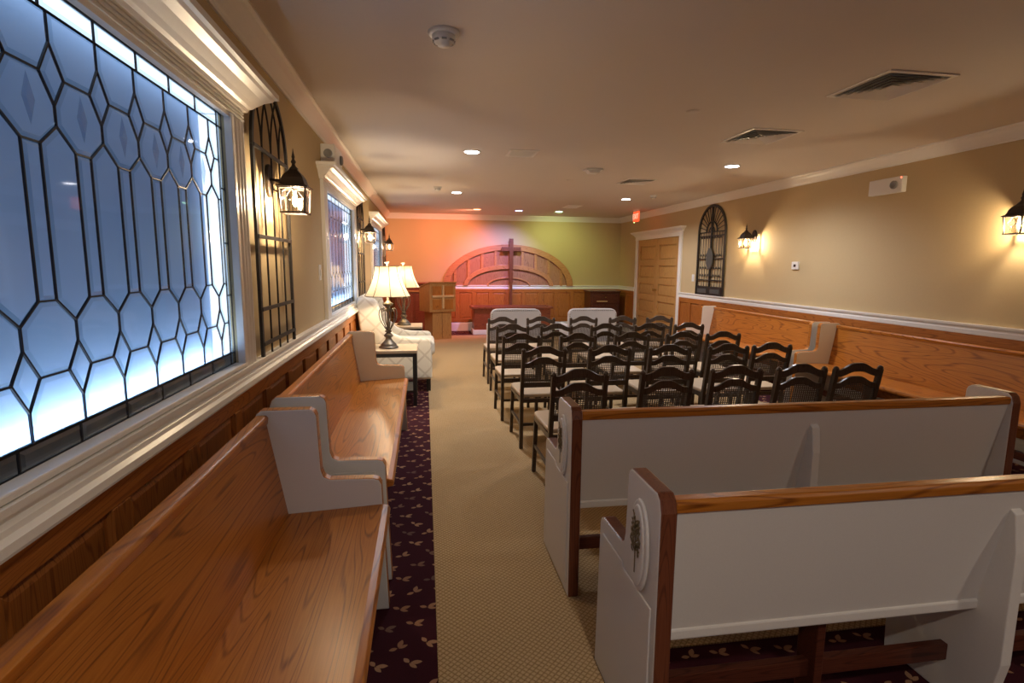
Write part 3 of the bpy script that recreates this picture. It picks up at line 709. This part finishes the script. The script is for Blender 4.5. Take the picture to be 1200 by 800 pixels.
def make_pew(name, length, top=.885, wood_back=True, centre_support=True, pew_edge=None):
    """local: x along the length 0..length, y = depth (0 rear .. .5 front), z up"""
    root = empty(name); th = .05
    edge = pew_edge or M_OAKX
    for k, x0 in enumerate((0, length-th)):
        P = end_profile(top)
        core = MB().prism(P, 'x', x0, x0+th); e = core.obj('end_panel', M_PEW, root)
        e.data.materials.append(edge)
        for f in e.data.polygons:
            if abs(f.normal.x) < .5 and f.center.z > .02: f.material_index = 1
        add_bevel(e, .006, 2)
        for sgn, xf in ((-1, x0), (1, x0+th)):
            outer = (k == 0 and sgn < 0) or (k == 1 and sgn > 0)
            if not outer: continue
            pin = inset([(.03, .05), (.03, .53), (.235, .53), (.265, .545), (.45, .545), (.465, .05)], .0)
            q = MB().prism(pin, 'x', *sorted((xf, xf+sgn*.006))); q.obj('raised_panel', M_PEW, e, .005, 2)
            zc, dc = top-.20, .122
            for (ra, rb, hh, nm) in ((.066, .142, .012, 'medallion_rim'), (.052, .126, .017, 'medallion_oval')):
                ov = [(dc+ra*math.cos(2*PI*i/32), zc+rb*math.sin(2*PI*i/32)*(1 if nm else 1)) for i in range(32)]
                o = MB().prism(ov, 'x', *sorted((xf, xf+sgn*hh))); o.obj(nm, M_PEW, e, .006, 2)
            tree_emblem(e, xf+sgn*.017, sgn, dc, zc, 'x')
    x0, x1 = th, length-th
    tb = top-.035
    # sloping back: rear painted, front oak
    rear = [(.020, tb-.02), (.100, .40), (.115, .40), (.035, tb-.02)]
    MB().prism(rear, 'x', x0, x1).obj('back_board', M_PEW, root)
    MB().prism([(.035, tb-.02), (.115, .40), (.128, .40), (.050, tb-.02)], 'x', x0, x1).obj('back_facing', M_OAKX if wood_back else M_PEW, root)
    MB().prism([(.012, tb-.022), (.008, tb+.006), (.016, tb+.016), (.052, tb+.016), (.060, tb+.006), (.056, tb-.022)], 'x', x0, x1).obj('top_rail', M_OAKX, root, .004)
    MB().prism([(.092, .375), (.092, .41), (.12, .41), (.12, .375)], 'x', x0, x1).obj('back_moulding', M_PEW, root, .006)
    MB().prism([(.115, .435), (.115, .465), (.50, .485), (.524, .478), (.53, .462), (.524, .447), (.50, .442)], 'x', x0, x1).obj('seat', M_OAKX, root, .004)
    MB().box(x0, x1, .17, .20, .13, .19).obj('stretcher', M_MAHOG, root, .003)
    for fx in (.28, .72):
        xx = length*fx; MB().box(xx-.015, xx+.015, .14, .23, .0, .44).obj('seat_support', M_MAHOG, root, .003)
    if centre_support:
        xm = length*.517
        MB().prism([(-.005, 0), (.004, .10), (.012, .16), (-.002, .24), (.0, .62), (.016, .74), (.045, .76), (.115, .40), (.115, .44), (.44, .44), (.42, 0)], 'x', xm-.02, xm+.02).obj('centre_support', M_PEW, root, .004)
    return root
PEW_L = 2.30
pa = make_pew('church_pew', PEW_L, .875, True, True, M_EDGE)
pb = copy_tree(pa)
pa.location = (.621, 1.315, .0); pb.location = (.618, 2.215, .006)
tag(pa, 'white-backed church pew nearest the viewer with tree emblem on its end', 'pew', 'white-backed pews across the room')
tag(pb, 'white-backed church pew directly behind the black cane chairs', 'pew', 'white-backed pews across the room')
BEN_L = 2.45
b0 = make_pew('wall_bench', BEN_L, .905, True, False, M_OAKX)
# left benches: local x -> +y world, local depth -> +x world : rotate by 90 and mirror through (x,y)->( depth, along)
def bench_mesh_swap(root):
    pass
bl = []
for i, (loc, rz, lab) in enumerate([
        ((-.685, 2.305, 0), -PI/2, 'honey oak wall bench nearest the viewer, under the largest glowing window'),
        ((-.685, 4.93, 0), -PI/2, 'honey oak wall bench on the window side, ending at the lamp table'),
        ((XR-.125, 5.335, 0), PI/2, 'honey oak wall bench against the right wall, the one nearer the doors'),
        ((XR-.125, 2.80, 0), PI/2, 'honey oak wall bench against the right wall, the one partly hidden by the pews')]):
    r = b0 if i == 0 else copy_tree(b0)
    r.location = loc; r.rotation_euler = (0, 0, rz); tag(r, lab, 'bench', 'oak benches along the walls')

# ------------------------------------------------------------------ cane chairs
def arch_rail(y, z0, hh, amp, thick, w=.165):
    mb = MB(); n = 20; top = []; bot = []
    for i in range(n+1):
        t = -1+2*i/n; a = amp*(.5+.5*math.cos(PI*min(1, max(0, abs(t)-.14)/.72)))
        top.append((t*w, z0+hh+a)); bot.append((t*w, z0+a*.75))
    mb.prism(bot+top[::-1], 'y', y-thick/2, y+thick/2); return mb
def make_chair():
    c = empty('cane_chair')     # origin on the floor between the rear legs, facing +y
    W2 = .166
    def yb(z): return -.012 - .075*max(0, (z-.42))/.42 + .012*(1-min(1, z/.42))
    for s in (-1, 1):
        x = s*W2; pts = [(x, yb(z), z) for z in (0, .2, .42, .6, .75, .815)]
        mb = MB()
        for a, q in zip(pts[:-1], pts[1:]): mb.bar(a, q, .028, .032, (0,1,0))
        mb.sphere((x, yb(.815), .818), .019, 8, 6)
        mb.obj('rear_post', M_CHAIR, c)
        MB().bar((s*.175, .455, 0), (s*.165, .44, .41), .028, .03, (0,1,0)).obj('front_leg', M_CHAIR, c, .003)
        MB().bar((s*.17, 0, .20), (s*.172, .445, .20), .014, .022).obj('side_stretcher', M_CHAIR, c)
        MB().bar((s*.168, -.01, .405), (s*.168, .445, .405), .022, .035).obj('side_rail', M_CHAIR, c)
    MB().bar((-.17, .445, .40), (.17, .445, .40), .022, .035).obj('front_rail', M_CHAIR, c)
    MB().bar((-.168, .0, .20), (.168, .0, .20), .018, .022).obj('rear_stretcher', M_CHAIR, c)
    MB().bar((-.165, yb(.40), .40), (.165, yb(.40), .40), .022, .03).obj('rear_rail', M_CHAIR, c)
    arch_rail(yb(.79), .764, .048, .044, .024).obj('crest_rail', M_CHAIR, c, .004)
    arch_rail(yb(.71), .678, .040, .046, .02).obj('arched_slat', M_CHAIR, c, .003)
    MB().bar((-.165, yb(.535), .535), (.165, yb(.535), .535), .022, .040).obj('lower_slat', M_CHAIR, c)
    cn = MB(); n = 20
    for i in range(1, n):
        x = -.155+.31*i/n; t = x/.165; zt = .68+.046*.75*(.5+.5*math.cos(PI*min(1, max(0, abs(t)-.14)/.72)))
        cn.bar((x, yb(.54), .545), (x, yb(zt), zt+.005), .0048, .003, (0,1,0))
    for i in range(1, 13):
        z = .55+.155*i/12
        hwid = .155 if z < .68 else .09
        cn.bar((-hwid, yb(z), z), (hwid, yb(z), z), .003, .0048, (0,0,1))
    cn.obj('cane_panel', M_CANE, c)
    P = [(-.172,.0),(-.180,.15),(-.187,.36),(-.182,.43),(-.160,.462),(-.08,.475),(.08,.475),(.160,.462),(.182,.43),(.187,.36),(.180,.15),(.172,.0)]
    st = MB().prism(P[::-1], 'z', .422, .452).obj('seat_pad', M_SEAT, c, .012, 3)
    return c
c0 = make_chair()
ROWY = [3.285, 4.245, 5.06, 5.885, 6.715]
ROWX = [[.94,1.51,1.985,2.455,2.86],[.925,1.465,1.97,2.485,2.90],[.885,1.425,1.975,2.50,2.91],[.935,1.425,1.985,2.49,2.97],[.94,1.425,1.975,2.49,2.985]]
RN = ['row nearest the white pews', 'second row from the white pews', 'middle row', 'fourth row from the white pews', 'row right behind the upholstered armchairs']
CN = ['at the aisle end of', 'second from the aisle in', 'in the centre of', 'fourth from the aisle in', 'at the bench end of']
first = True
rnd = random.Random(11)
for i, y in enumerate(ROWY):
    for j, x in enumerate(ROWX[i]):
        c = c0 if first else copy_tree(c0); first = False
        c.location = (x, y+rnd.uniform(-.02, .02)*(j > 0), .006); c.rotation_euler = (0, 0, math.radians(rnd.uniform(-2, 2)) if 0 < j < 3 else 0)
        tag(c, 'dark cane-back chair %s the %s' % (CN[j], RN[i]), 'chair', 'dark cane-back chairs in rows')

# ------------------------------------------------------------------ upholstered armchairs in front
def make_family_chair():
    c = empty('upholstered_armchair'); w, h = .365, .875
    P = [(-w, .30), (-w+.006, h-.07), (-w+.03, h-.025), (-w+.08, h-.006), (0, h), (w-.08, h-.006), (w-.03, h-.025), (w-.006, h-.07), (w, .30)]
    MB().prism(P, 'y', 0, .10).obj('backrest', M_UPH, c, .02, 3)
    MB().box(-w, w, .09, .58, .26, .40).obj('seat_base', M_UPH, c, .02, 3)
    MB().box(-w+.07, w-.07, .11, .60, .40, .49).obj('seat_cushion', M_UPH, c, .03, 3)
    for s in (-1, 1):
        MB().box(*sorted((s*w, s*(w-.075))), .09, .56, .39, .62).obj('armrest', M_UPH, c, .025, 3)
        for y in (.04, .52): MB().bar((s*(w-.05), y, .27), (s*(w-.05), y-.01, 0), .045, .045, (0,1,0)).obj('leg', M_BLACK, c)
    nb = MB(); pts = [(-w+.022, z) for z in (.40+.028*k for k in range(15))]
    pts += [(-w+.06+.0225*k, h-.028) for k in range(28)] + [(w-.022, q[1]) for q in pts]
    for (x, z) in pts: nb.sphere((x, -.001, z), .007, 6, 4)
    nb.obj('nailheads', M_SILVER, c)
    return c
f0 = make_family_chair(); f0.location = (1.275, 7.60, .006); tag(f0, 'pale grey upholstered armchair with nailhead back, left one before the altar table', 'armchair', 'upholstered armchairs before the altar')
f1 = copy_tree(f0); f1.location = (2.40, 7.60, .006); tag(f1, 'pale grey upholstered armchair with nailhead back, right one nearer the doors', 'armchair', 'upholstered armchairs before the altar')

# ------------------------------------------------------------------ lamp tables, lamps, wing chair
def make_table():
    t = empty('side_table'); w, d, h = .29, .25, .60
    MB().box(-w, w, -d, d, h-.035, h).obj('table_top', M_TABLETOP, t, .008)
    fr = MB()
    for s in (-1, 1): fr.box(-w+.02, w-.02, s*(d-.03)-.01, s*(d-.03)+.01, h-.075, h-.035); fr.box(s*(w-.03)-.01, s*(w-.03)+.01, -d+.02, d-.02, h-.075, h-.035)
    fr.obj('apron', M_BLACK, t)
    for sx in (-1, 1):
        for sy in (-1, 1): MB().box(sx*(w-.03)-.02, sx*(w-.03)+.02, sy*(d-.03)-.02, sy*(d-.03)+.02, 0, h-.035).obj('leg', M_BLACK, t, .003)
    MB().box(-w+.03, w-.03, -d+.03, d-.03, .14, .165).obj('shelf', M_BLACK, t)
    return t
t0 = make_table(); t0.location = (-.375, 5.98, 0); tag(t0, 'dark square side table with pale top at the end of the oak bench', 'side table', 'lamp tables')
t1 = copy_tree(t0); t1.location = (-.33, 8.22, 0); tag(t1, 'dark square side table behind the wing chair, nearer the lectern', 'side table', 'lamp tables')
def make_lamp():
    l = empty('table_lamp')
    MB().lathe([(.10,0),(.105,.008),(.10,.018),(.082,.026),(.085,.036),(.07,.052),(.048,.075),(.034,.095),(.03,.11),(.046,.122),(.05,.135),(.036,.150),(.022,.165)], 20).obj('base', M_SILVER, l)
    MB().lathe([(.022,.165),(.040,.175),(.028,.19),(.018,.21),(.016,.24),(.012,.30),(.012,.42),(.022,.44),(.05,.455),(.056,.475),(.03,.49),(.014,.51),(.012,.60)], 14).obj('stem', M_SILVER, l)
    for k in range(6):
        a = 2*PI*k/6+.3; pr = [(.02,.19),(.05,.24),(.085,.30),(.098,.36),(.090,.405),(.065,.425),(.045,.41),(.05,.39)]
        MB().tube([(r*math.cos(a), r*math.sin(a), z) for r, z in pr], .0055, 6).obj('scroll_wire', M_SILVER, l)
    zb, zt, rb, rt = .555, .865, .235, .125
    prof = [(rt+(rb-rt)*((1-t)**1.7), zb+(zt-zb)*t) for t in [k/12 for k in range(13)]]
    sh = MB().lathe(prof, 40, cap=False).obj('lamp_shade', M_SHADE, l)
    for k in range(8):
        a = 2*PI*k/8+.2; MB().tube([(r*1.004*math.cos(a), r*1.004*math.sin(a), z) for r, z in prof], .0035, 5).obj('shade_rib', M_BRONZE, sh)
    for r, z in ((rb, zb), (rt, zt)): MB().tube([(r*math.cos(2*PI*k/40), r*math.sin(2*PI*k/40), z) for k in range(40)], .004, 6, True).obj('shade_rim', M_SHADERIM, sh)
    MB().lathe([(.012,.60),(.004,.66),(.004,.875),(.012,.882),(.010,.892),(.026,.905),(.030,.91),(.001,.913)], 12).obj('finial', M_PALEFIN, l)
    return l
M_SHADERIM = base('shade_braid', (.35, .25, .13), .8); M_PALEFIN = base('pale_finial', (.75, .68, .55), .4)
l0 = make_lamp(); l0.location = (-.39, 5.95, .60); tag(l0, 'lit table lamp with scrolled metal stem on the nearer side table', 'lamp', 'lit table lamps')
l1 = copy_tree(l0); l1.location = (-.31, 8.22, .60); tag(l1, 'lit table lamp farther off, on the side table past the wing chair', 'lamp', 'lit table lamps')
for l in (l0, l1): lamp('lamp_bulb', 'POINT', (0, 0, .70), P_LAMP, (1, .78, .50), .035, l)

wc = tag(empty('wing_chair', (-.30, 6.78, 0)), 'cream wing armchair with trellis pattern between the lamp tables', 'armchair')
side = [(-.36,.15),(-.42,.60),(-.475,1.03),(-.46,1.09),(-.41,1.115),(-.27,1.10),(-.235,1.06),(-.215,.98),(-.19,.88),(-.14,.77),(-.06,.69),(.03,.655),(.12,.642),(.33,.635),(.365,.62),(.375,.59),(.375,.15)]
for s in (-1, 1):
    MB().prism(side, 'y', *sorted((s*.40, s*.305))).obj('wing_side', M_TRELLIS, wc, .03, 3)
MB().prism([(-.38,.2),(-.475,1.06),(-.45,1.12),(-.40,1.13),(-.355,1.10),(-.27,.50),(-.27,.2)], 'y', -.36, .36).obj('backrest', M_TRELLIS, wc, .03, 3)
MB().box(-.30, .375, -.31, .31, .16, .42).obj('seat_base', M_TRELLIS, wc, .02, 3)
MB().box(-.29, .41, -.302, .302, .42, .59).obj('seat_cushion', M_CREAM, wc, .05, 4)
for sx, sy in ((.33,-.34),(.33,.34),(-.33,-.34),(-.33,.34)):
    MB().bar((sx, sy, .16), (sx, sy, 0), .05, .05, (0,1,0)).obj('leg', M_BLACK, wc, .004)

# ------------------------------------------------------------------ lectern, cabinet, altar table, cross
lt = tag(empty('lectern', (.27, 11.12, .006), math.radians(24)), 'oak lectern with a pale cross on its front panel', 'lectern')
MB().box(-.21, .21, -.16, .22, 0, .56).obj('lower_body', M_LECT, lt, .004)
MB().box(-.004, .004, -.163, -.15, .02, .55).obj('groove', M_EDGE, lt)
ub = MB().prism([(-.20,.55),(-.20,1.135),(.30,1.02),(.30,.55)], 'x', -.285, .285).obj('upper_box', M_LECT, lt, .004)
for sx in (-1, 1):
    for z0 in (.60, .86):
        MB().box(*sorted((sx*.035, sx*.225)), -.208, -.199, z0, z0+.20).obj('sunk_panel', M_OAKZ, ub, .004)
MB().prism([(-.23,1.125),(-.23,1.15),(.33,1.03),(.33,1.005)], 'x', -.30, .30).obj('reading_top', M_LECT, lt, .004)
MB().box(-.018, .018, -.228, -.20, .62, 1.08).obj('cross_upright', M_PALE, lt, .003)
MB().box(-.235, .235, -.228, -.20, .84, .88).obj('cross_arm', M_PALE, lt, .003)
cb = tag(empty('wood_cabinet', (-.24, 12.12, 0)), 'red-brown wooden cabinet behind the lectern in the far left corner', 'cabinet')
MB().box(-.40, .40, -.22, .24, 0, 1.07).obj('body', M_ALTAR, cb, .006)
MB().box(-.42, .42, -.25, .245, 1.07, 1.10).obj('top', M_ALTAR, cb, .006)
for s in (-1, 1): MB().box(*sorted((s*.03, s*.36)), -.235, -.22, .10, .86).obj('door_panel', M_ALTAR, cb, .005)
MB().box(-.40, .40, -.24, -.22, .90, .94).obj('moulding', M_LECT, cb, .004)
al = tag(empty('altar_table', (1.88, 11.92, 0)), 'low box-shaped cherry altar table below the standing cross', 'table')
MB().box(-.84, .84, -.24, .24, .10, .55).obj('body', M_ALTAR, al, .006)
top = MB()
for s in (-1, 1): top.box(-.90, .90, *sorted((s*.27, s*.21)), .55, .60); top.box(*sorted((s*.90, s*.83)), -.21, .21, .55, .60)
top.obj('top_frame', M_ALTAR, al, .006)
MB().box(-.83, .83, -.21, .21, .55, .575).obj('sunken_top', M_ALTAR, al)
MB().box(-.87, .87, -.26, .26, .0, .10).obj('plinth', M_TRIM, al, .004)
cx = tag(empty('standing_cross', (1.925, 12.26, 0)), 'tall dark wooden cross standing before the arched panel', 'cross')
MB().box(-.045, .045, -.03, .03, 1.10, 2.075).obj('upright', M_MAHOGZ if 'M_MAHOGZ' in globals() else M_EDGE, cx, .004)
MB().box(-.22, .22, -.026, .026, 1.80, 1.89).obj('cross_arm', M_EDGE, cx, .004)
MB().box(-.03, .03, -.02, .02, .03, 1.10).obj('post', M_EDGE, cx, .004)
MB().box(-.20, .20, -.07, .07, 0, .035).obj('foot', M_EDGE, cx, .004)
ck = tag(empty('dark_cabinet', (4.02, 12.10, 0)), 'dark mahogany cabinet with a drawer in the corner by the doors', 'cabinet')
MB().box(-.34, .34, -.23, .25, 0, .90).obj('body', M_MAHOG, ck, .005)
MB().box(-.36, .36, -.26, .255, .90, .93).obj('top', M_MAHOG, ck, .006)
d = MB().box(-.30, .30, -.245, -.23, .66, .86).obj('drawer', M_MAHOG, ck, .004)
MB().sphere((0, -.257, .79), .014, 8, 6).obj('knob', M_BRASS, d)
MB().box(-.20, .05, -.252, -.245, .69, .71).obj('label_strip', M_PALE, d)
for s in (-1, 1): MB().box(*sorted((s*.015, s*.30)), -.245, -.23, .08, .62).obj('door', M_MAHOG, ck, .004)

# ------------------------------------------------------------------ small wall things
def emergency(loc, rz, label):
    e = tag(empty('emergency_light', loc, rz), label, 'emergency light'); dp = .055 if rz > 0 else .11
    MB().box(-.20, .20, 0, dp, -.075, .075).obj('housing', M_PLASTIC, e, .008)
    for x in ((-.11,) if rz else (.11,)):
        k = MB().lathe([(.040,0),(.040,.012),(.033,.02),(.030,.012),(.001,.012)], 16).obj('lamp_head', M_GREY, e); k.rotation_euler = (-PI/2, 0, 0); k.location = (x, dp, 0)
    if rz > 0: MB().sphere((-.185, .055, .06), .008, 6, 4).obj('status_light', M_RED, e)
    return e
M_RED = emit('red_led', (1, .12, .06), 3.0)
emergency((XR, 4.885, 2.285), PI/2, 'white emergency light box high on the right wall')
e2 = emergency((XL, 4.90, 2.36), -PI/2, 'white emergency light box above the second window')
k = MB().lathe([(.034,0),(.034,.012),(.028,.02),(.025,.012),(.001,.012)], 16).obj('lamp_head', M_GREY, e2); k.rotation_euler = (0, PI/2, 0); k.location = (.20, .06, 0)
def switch(loc, rz, label):
    s = tag(empty('light_switch', loc, rz), label, 'light switch')
    MB().box(-.04, .04, 0, .007, -.06, .06).obj('plate', M_PLASTIC, s, .003); MB().box(-.012, .012, .006, .014, -.025, .025).obj('rocker', M_PLASTIC, s, .002)
switch((XR, 8.79, 1.30), PI/2, 'white light switch between the doors and the ornate grille')
switch((XL, 4.47, 1.42), -PI/2, 'white light switch beside the second window')
th = tag(empty('thermostat', (XR, 6.17, 1.513), PI/2), 'small white thermostat with dark screen on the right wall', 'thermostat')
MB().box(-.06, .06, 0, .025, -.047, .047).obj('case', M_PLASTIC, th, .006); MB().box(-.02, .02, .024, .0265, -.016, .016).obj('screen', M_BLACK, th)

# exit sign hanging from the ceiling by the doors
ex = tag(empty('exit_sign', (4.12, 10.45, ZC)), 'red lit EXIT sign hanging from the ceiling by the doors', 'sign')
MB().box(-.03, .03, -.08, .08, -.035, 0).obj('canopy', M_PLASTIC, ex, .004)
MB().box(-.012, .012, -.14, .14, -.235, -.035).obj('sign_panel', emit('exit_red', (1, .10, .03), .8), ex)
cu_ = bpy.data.curves.new('exit_letters', 'FONT'); cu_.body = 'EXIT'; cu_.size = .145; cu_.align_x = 'CENTER'; cu_.align_y = 'CENTER'; cu_.extrude = .002
to = bpy.data.objects.new('tmp_text', cu_); COL.objects.link(to)
bpy.context.view_layer.update()
me = bpy.data.meshes.new_from_object(to.evaluated_get(bpy.context.evaluated_depsgraph_get())); bpy.data.objects.remove(to)
me.materials.clear(); me.materials.append(emit('exit_letter_white', (1, .42, .28), 1.0))
eo = bpy.data.objects.new('letters', me); COL.objects.link(eo); eo.parent = ex; eo.location = (-.015, 0, -.135); eo.rotation_euler = (PI/2, 0, -PI/2)
MB().sphere((0, .10, -.242), .009, 6, 4).obj('status_light', emit('green_led', (.3, 1, .35), 3), ex)

# ------------------------------------------------------------------ ceiling things
def downlight(x, y, label, lens_col, lens_st, power, col, aim=None, spot=math.radians(155), blend=.75, group=None):
    d = tag(empty('recessed_light', (x, y, ZC)), label, 'ceiling light', group)
    MB().lathe([(.085,0),(.085,-.006),(.070,-.010),(.062,-.004),(.062,0)], 28).obj('trim_ring', M_TRIM, d)
    MB().lathe([(.070,-.009),(.070,-.0115),(.0005,-.0118)], 28, cap=False).obj('lens', emit('lens_'+label[:12], lens_col, lens_st), d)
    rot = (0, 0, 0)
    if aim:
        v = Vector(aim)-Vector((x, y, ZC-.03)); rot = v.to_track_quat('-Z', 'Y').to_euler()
    lamp('downlight_beam', 'SPOT', (0, 0, -.03), power, col, .05, d, rot, spot, blend)
cool = (.90, .92, 1.0)
downlight(.472, 5.53, 'white recessed ceiling light above the aisle, nearest one', (.95,.95,1), 14, P_DOWN, cool, group='white recessed lights')
downlight(.499, 8.61, 'white recessed ceiling light above the aisle, farther one', (.95,.95,1), 14, P_DOWN, cool, group='white recessed lights')
downlight(3.335, 5.73, 'white recessed ceiling light over the bench side, nearest one', (.95,.95,1), 14, P_DOWN, cool, group='white recessed lights')
downlight(3.297, 8.84, 'white recessed ceiling light before the double doors', (.95,.95,1), 14, P_DOWN, cool, group='white recessed lights')
downlight(1.045, 11.08, 'red recessed spotlight before the arched panel', (1,.25,.10), 8, P_COLOUR*2.1, (1,.25,.14), (.10, YB, 1.10), math.radians(128), .9, 'coloured spotlights')
downlight(1.895, 11.13, 'blue recessed spotlight before the arched panel', (.45,.45,1), 8, P_COLOUR*1.9, (.40,.37,1), (1.60, YB, 1.05), math.radians(95), .9, 'coloured spotlights')
downlight(2.732, 11.15, 'green recessed spotlight before the arched panel', (.5,1,.55), 8, P_COLOUR*.75, (.62,.84,.33), (2.95, YB, 1.45), math.radians(115), .9, 'coloured spotlights')
downlight(.48, -.65, 'white recessed ceiling light above the aisle behind the viewer', (.95,.95,1), 14, P_DOWN*.62, (1, .87, .72), group='white recessed lights')  # unseen light added to brighten the pew backs
downlight(3.32, -.55, 'white recessed ceiling light over the bench side behind the viewer', (.95,.95,1), 14, P_DOWN*.62, (1, .87, .72), group='white recessed lights')  # second unseen light added for the pew backs
def detector(x, y, s, label, name='smoke_detector', cat='smoke detector'):
    d = tag(empty(name, (x, y, ZC)), label, cat)
    MB().lathe([(.075*s,0),(.075*s,-.012*s),(.068*s,-.018*s),(.056*s,-.018*s)], 28).obj('base_plate', M_PLASTIC, d)
    MB().lathe([(.056*s,-.018*s),(.054*s,-.04*s),(.044*s,-.05*s),(.032*s,-.052*s),(.030*s,-.064*s),(.001,-.066*s)], 24).obj('sensing_head', M_PLASTIC, d)
    for k in range(8):
        a = 2*PI*k/8; R = Matrix.Translation((.050*s*math.cos(a), .050*s*math.sin(a), -.046*s)) @ Matrix.Rotation(a, 4, 'Z')
        MB().box(-.004, .004, -.012*s, .012*s, -.004, .004, R).obj('vent_slot', M_GREY, d)
detector(.106, 2.80, 1.0, 'white smoke detector on the ceiling nearest the viewer')
detector(.203, 8.11, .8, 'small white smoke detector above the far table lamp')
detector(3.555, 8.33, .75, 'small white smoke detector near the exit sign')
sn = tag(empty('ceiling_sensor', (1.921, 6.25, ZC)), 'flat white motion sensor in the middle of the ceiling', 'sensor')
MB().box(-.10, .10, -.075, .075, -.02, 0).obj('base_plate', M_PLASTIC, sn, .006); MB().prism([(-.08,-.02),(-.05,-.05),(.05,-.05),(.08,-.02)], 'y', -.06, .06).obj('lens_housing', M_PLASTIC, sn, .006)
for (x, y, lb) in ((1.907, 3.83, 'flush round sprinkler cover over the first chair rows'), (1.878, 7.10, 'flush round sprinkler cover over the front armchairs')):
    sp_ = tag(empty('sprinkler_cover', (x, y, ZC)), lb, 'sprinkler cover')
    MB().lathe([(.045,0),(.045,-.004),(.040,-.006),(.001,-.007)], 24).obj('cover_plate', M_CEIL, sp_); MB().lathe([(.050,0),(.050,-.002),(.046,-.003),(.046,0)], 24).obj('outer_ring', M_CEIL, sp_)  # thin outer ring in the ceiling's own colour
def vent(x, y, w, d, label, fourway=True):
    v = tag(empty('ceiling_vent', (x, y, ZC)), label, 'air vent')
    hw, hd = w/2, d/2; f = .03
    fr = MB()
    fr.box(-hw, hw, -hd, -hd+f, -.008, 0); fr.box(-hw, hw, hd-f, hd, -.008, 0); fr.box(-hw, -hw+f, -hd+f, hd-f, -.008, 0); fr.box(hw-f, hw, -hd+f, hd-f, -.008, 0)
    fr.obj('frame', M_TRIM, v, .002)
    MB().box(-hw+f, hw-f, -hd+f, hd-f, -.0015, -.0005).obj('duct_shade_sheet', M_GREY, v)  # flat grey sheet stands in for the shaded duct opening
    if fourway:
        n = 5
        for k in range(n):
            o1 = f+(min(hw, hd)-f)*(k+.15)/n; o2 = o1+(min(hw, hd)-f)*.72/n
            vs = []
            for o, z in ((o1, -.018), (o2, -.002)):
                vs += [(-hw+o, -hd+o, z), (hw-o, -hd+o, z), (hw-o, hd-o, z), (-hw+o, hd-o, z)]
            for j in range(4):
                q = (j+1) % 4
                MB().add([vs[j], vs[q], vs[4+q], vs[4+j]], [(0,1,2,3)]).obj('louvre', M_TRIM, v)
    else:
        n = 8
        for k in range(n):
            y0 = -hd+f+(d-2*f)*(k+.2)/n
            MB().add([(-hw+f, y0, -.002), (hw-f, y0, -.002), (hw-f, y0+(d-2*f)*.55/n, -.014), (-hw+f, y0+(d-2*f)*.55/n, -.014)], [(0,1,2,3)]).obj('louvre', M_TRIM, v)
vent(2.80, 3.10, .45, .50, 'large square ceiling vent nearest the viewer on the right')
vent(2.82, 4.43, .45, .50, 'large square ceiling vent above the chairs, second on the right')
vent(.965, 5.52, .29, .32, 'small square ceiling vent near the aisle light', False)
vent(2.75, 7.02, .39, .44, 'square ceiling vent over the front of the chairs')
vent(2.75, 10.2, .28, .45, 'ceiling vent beside the green spotlight', False)
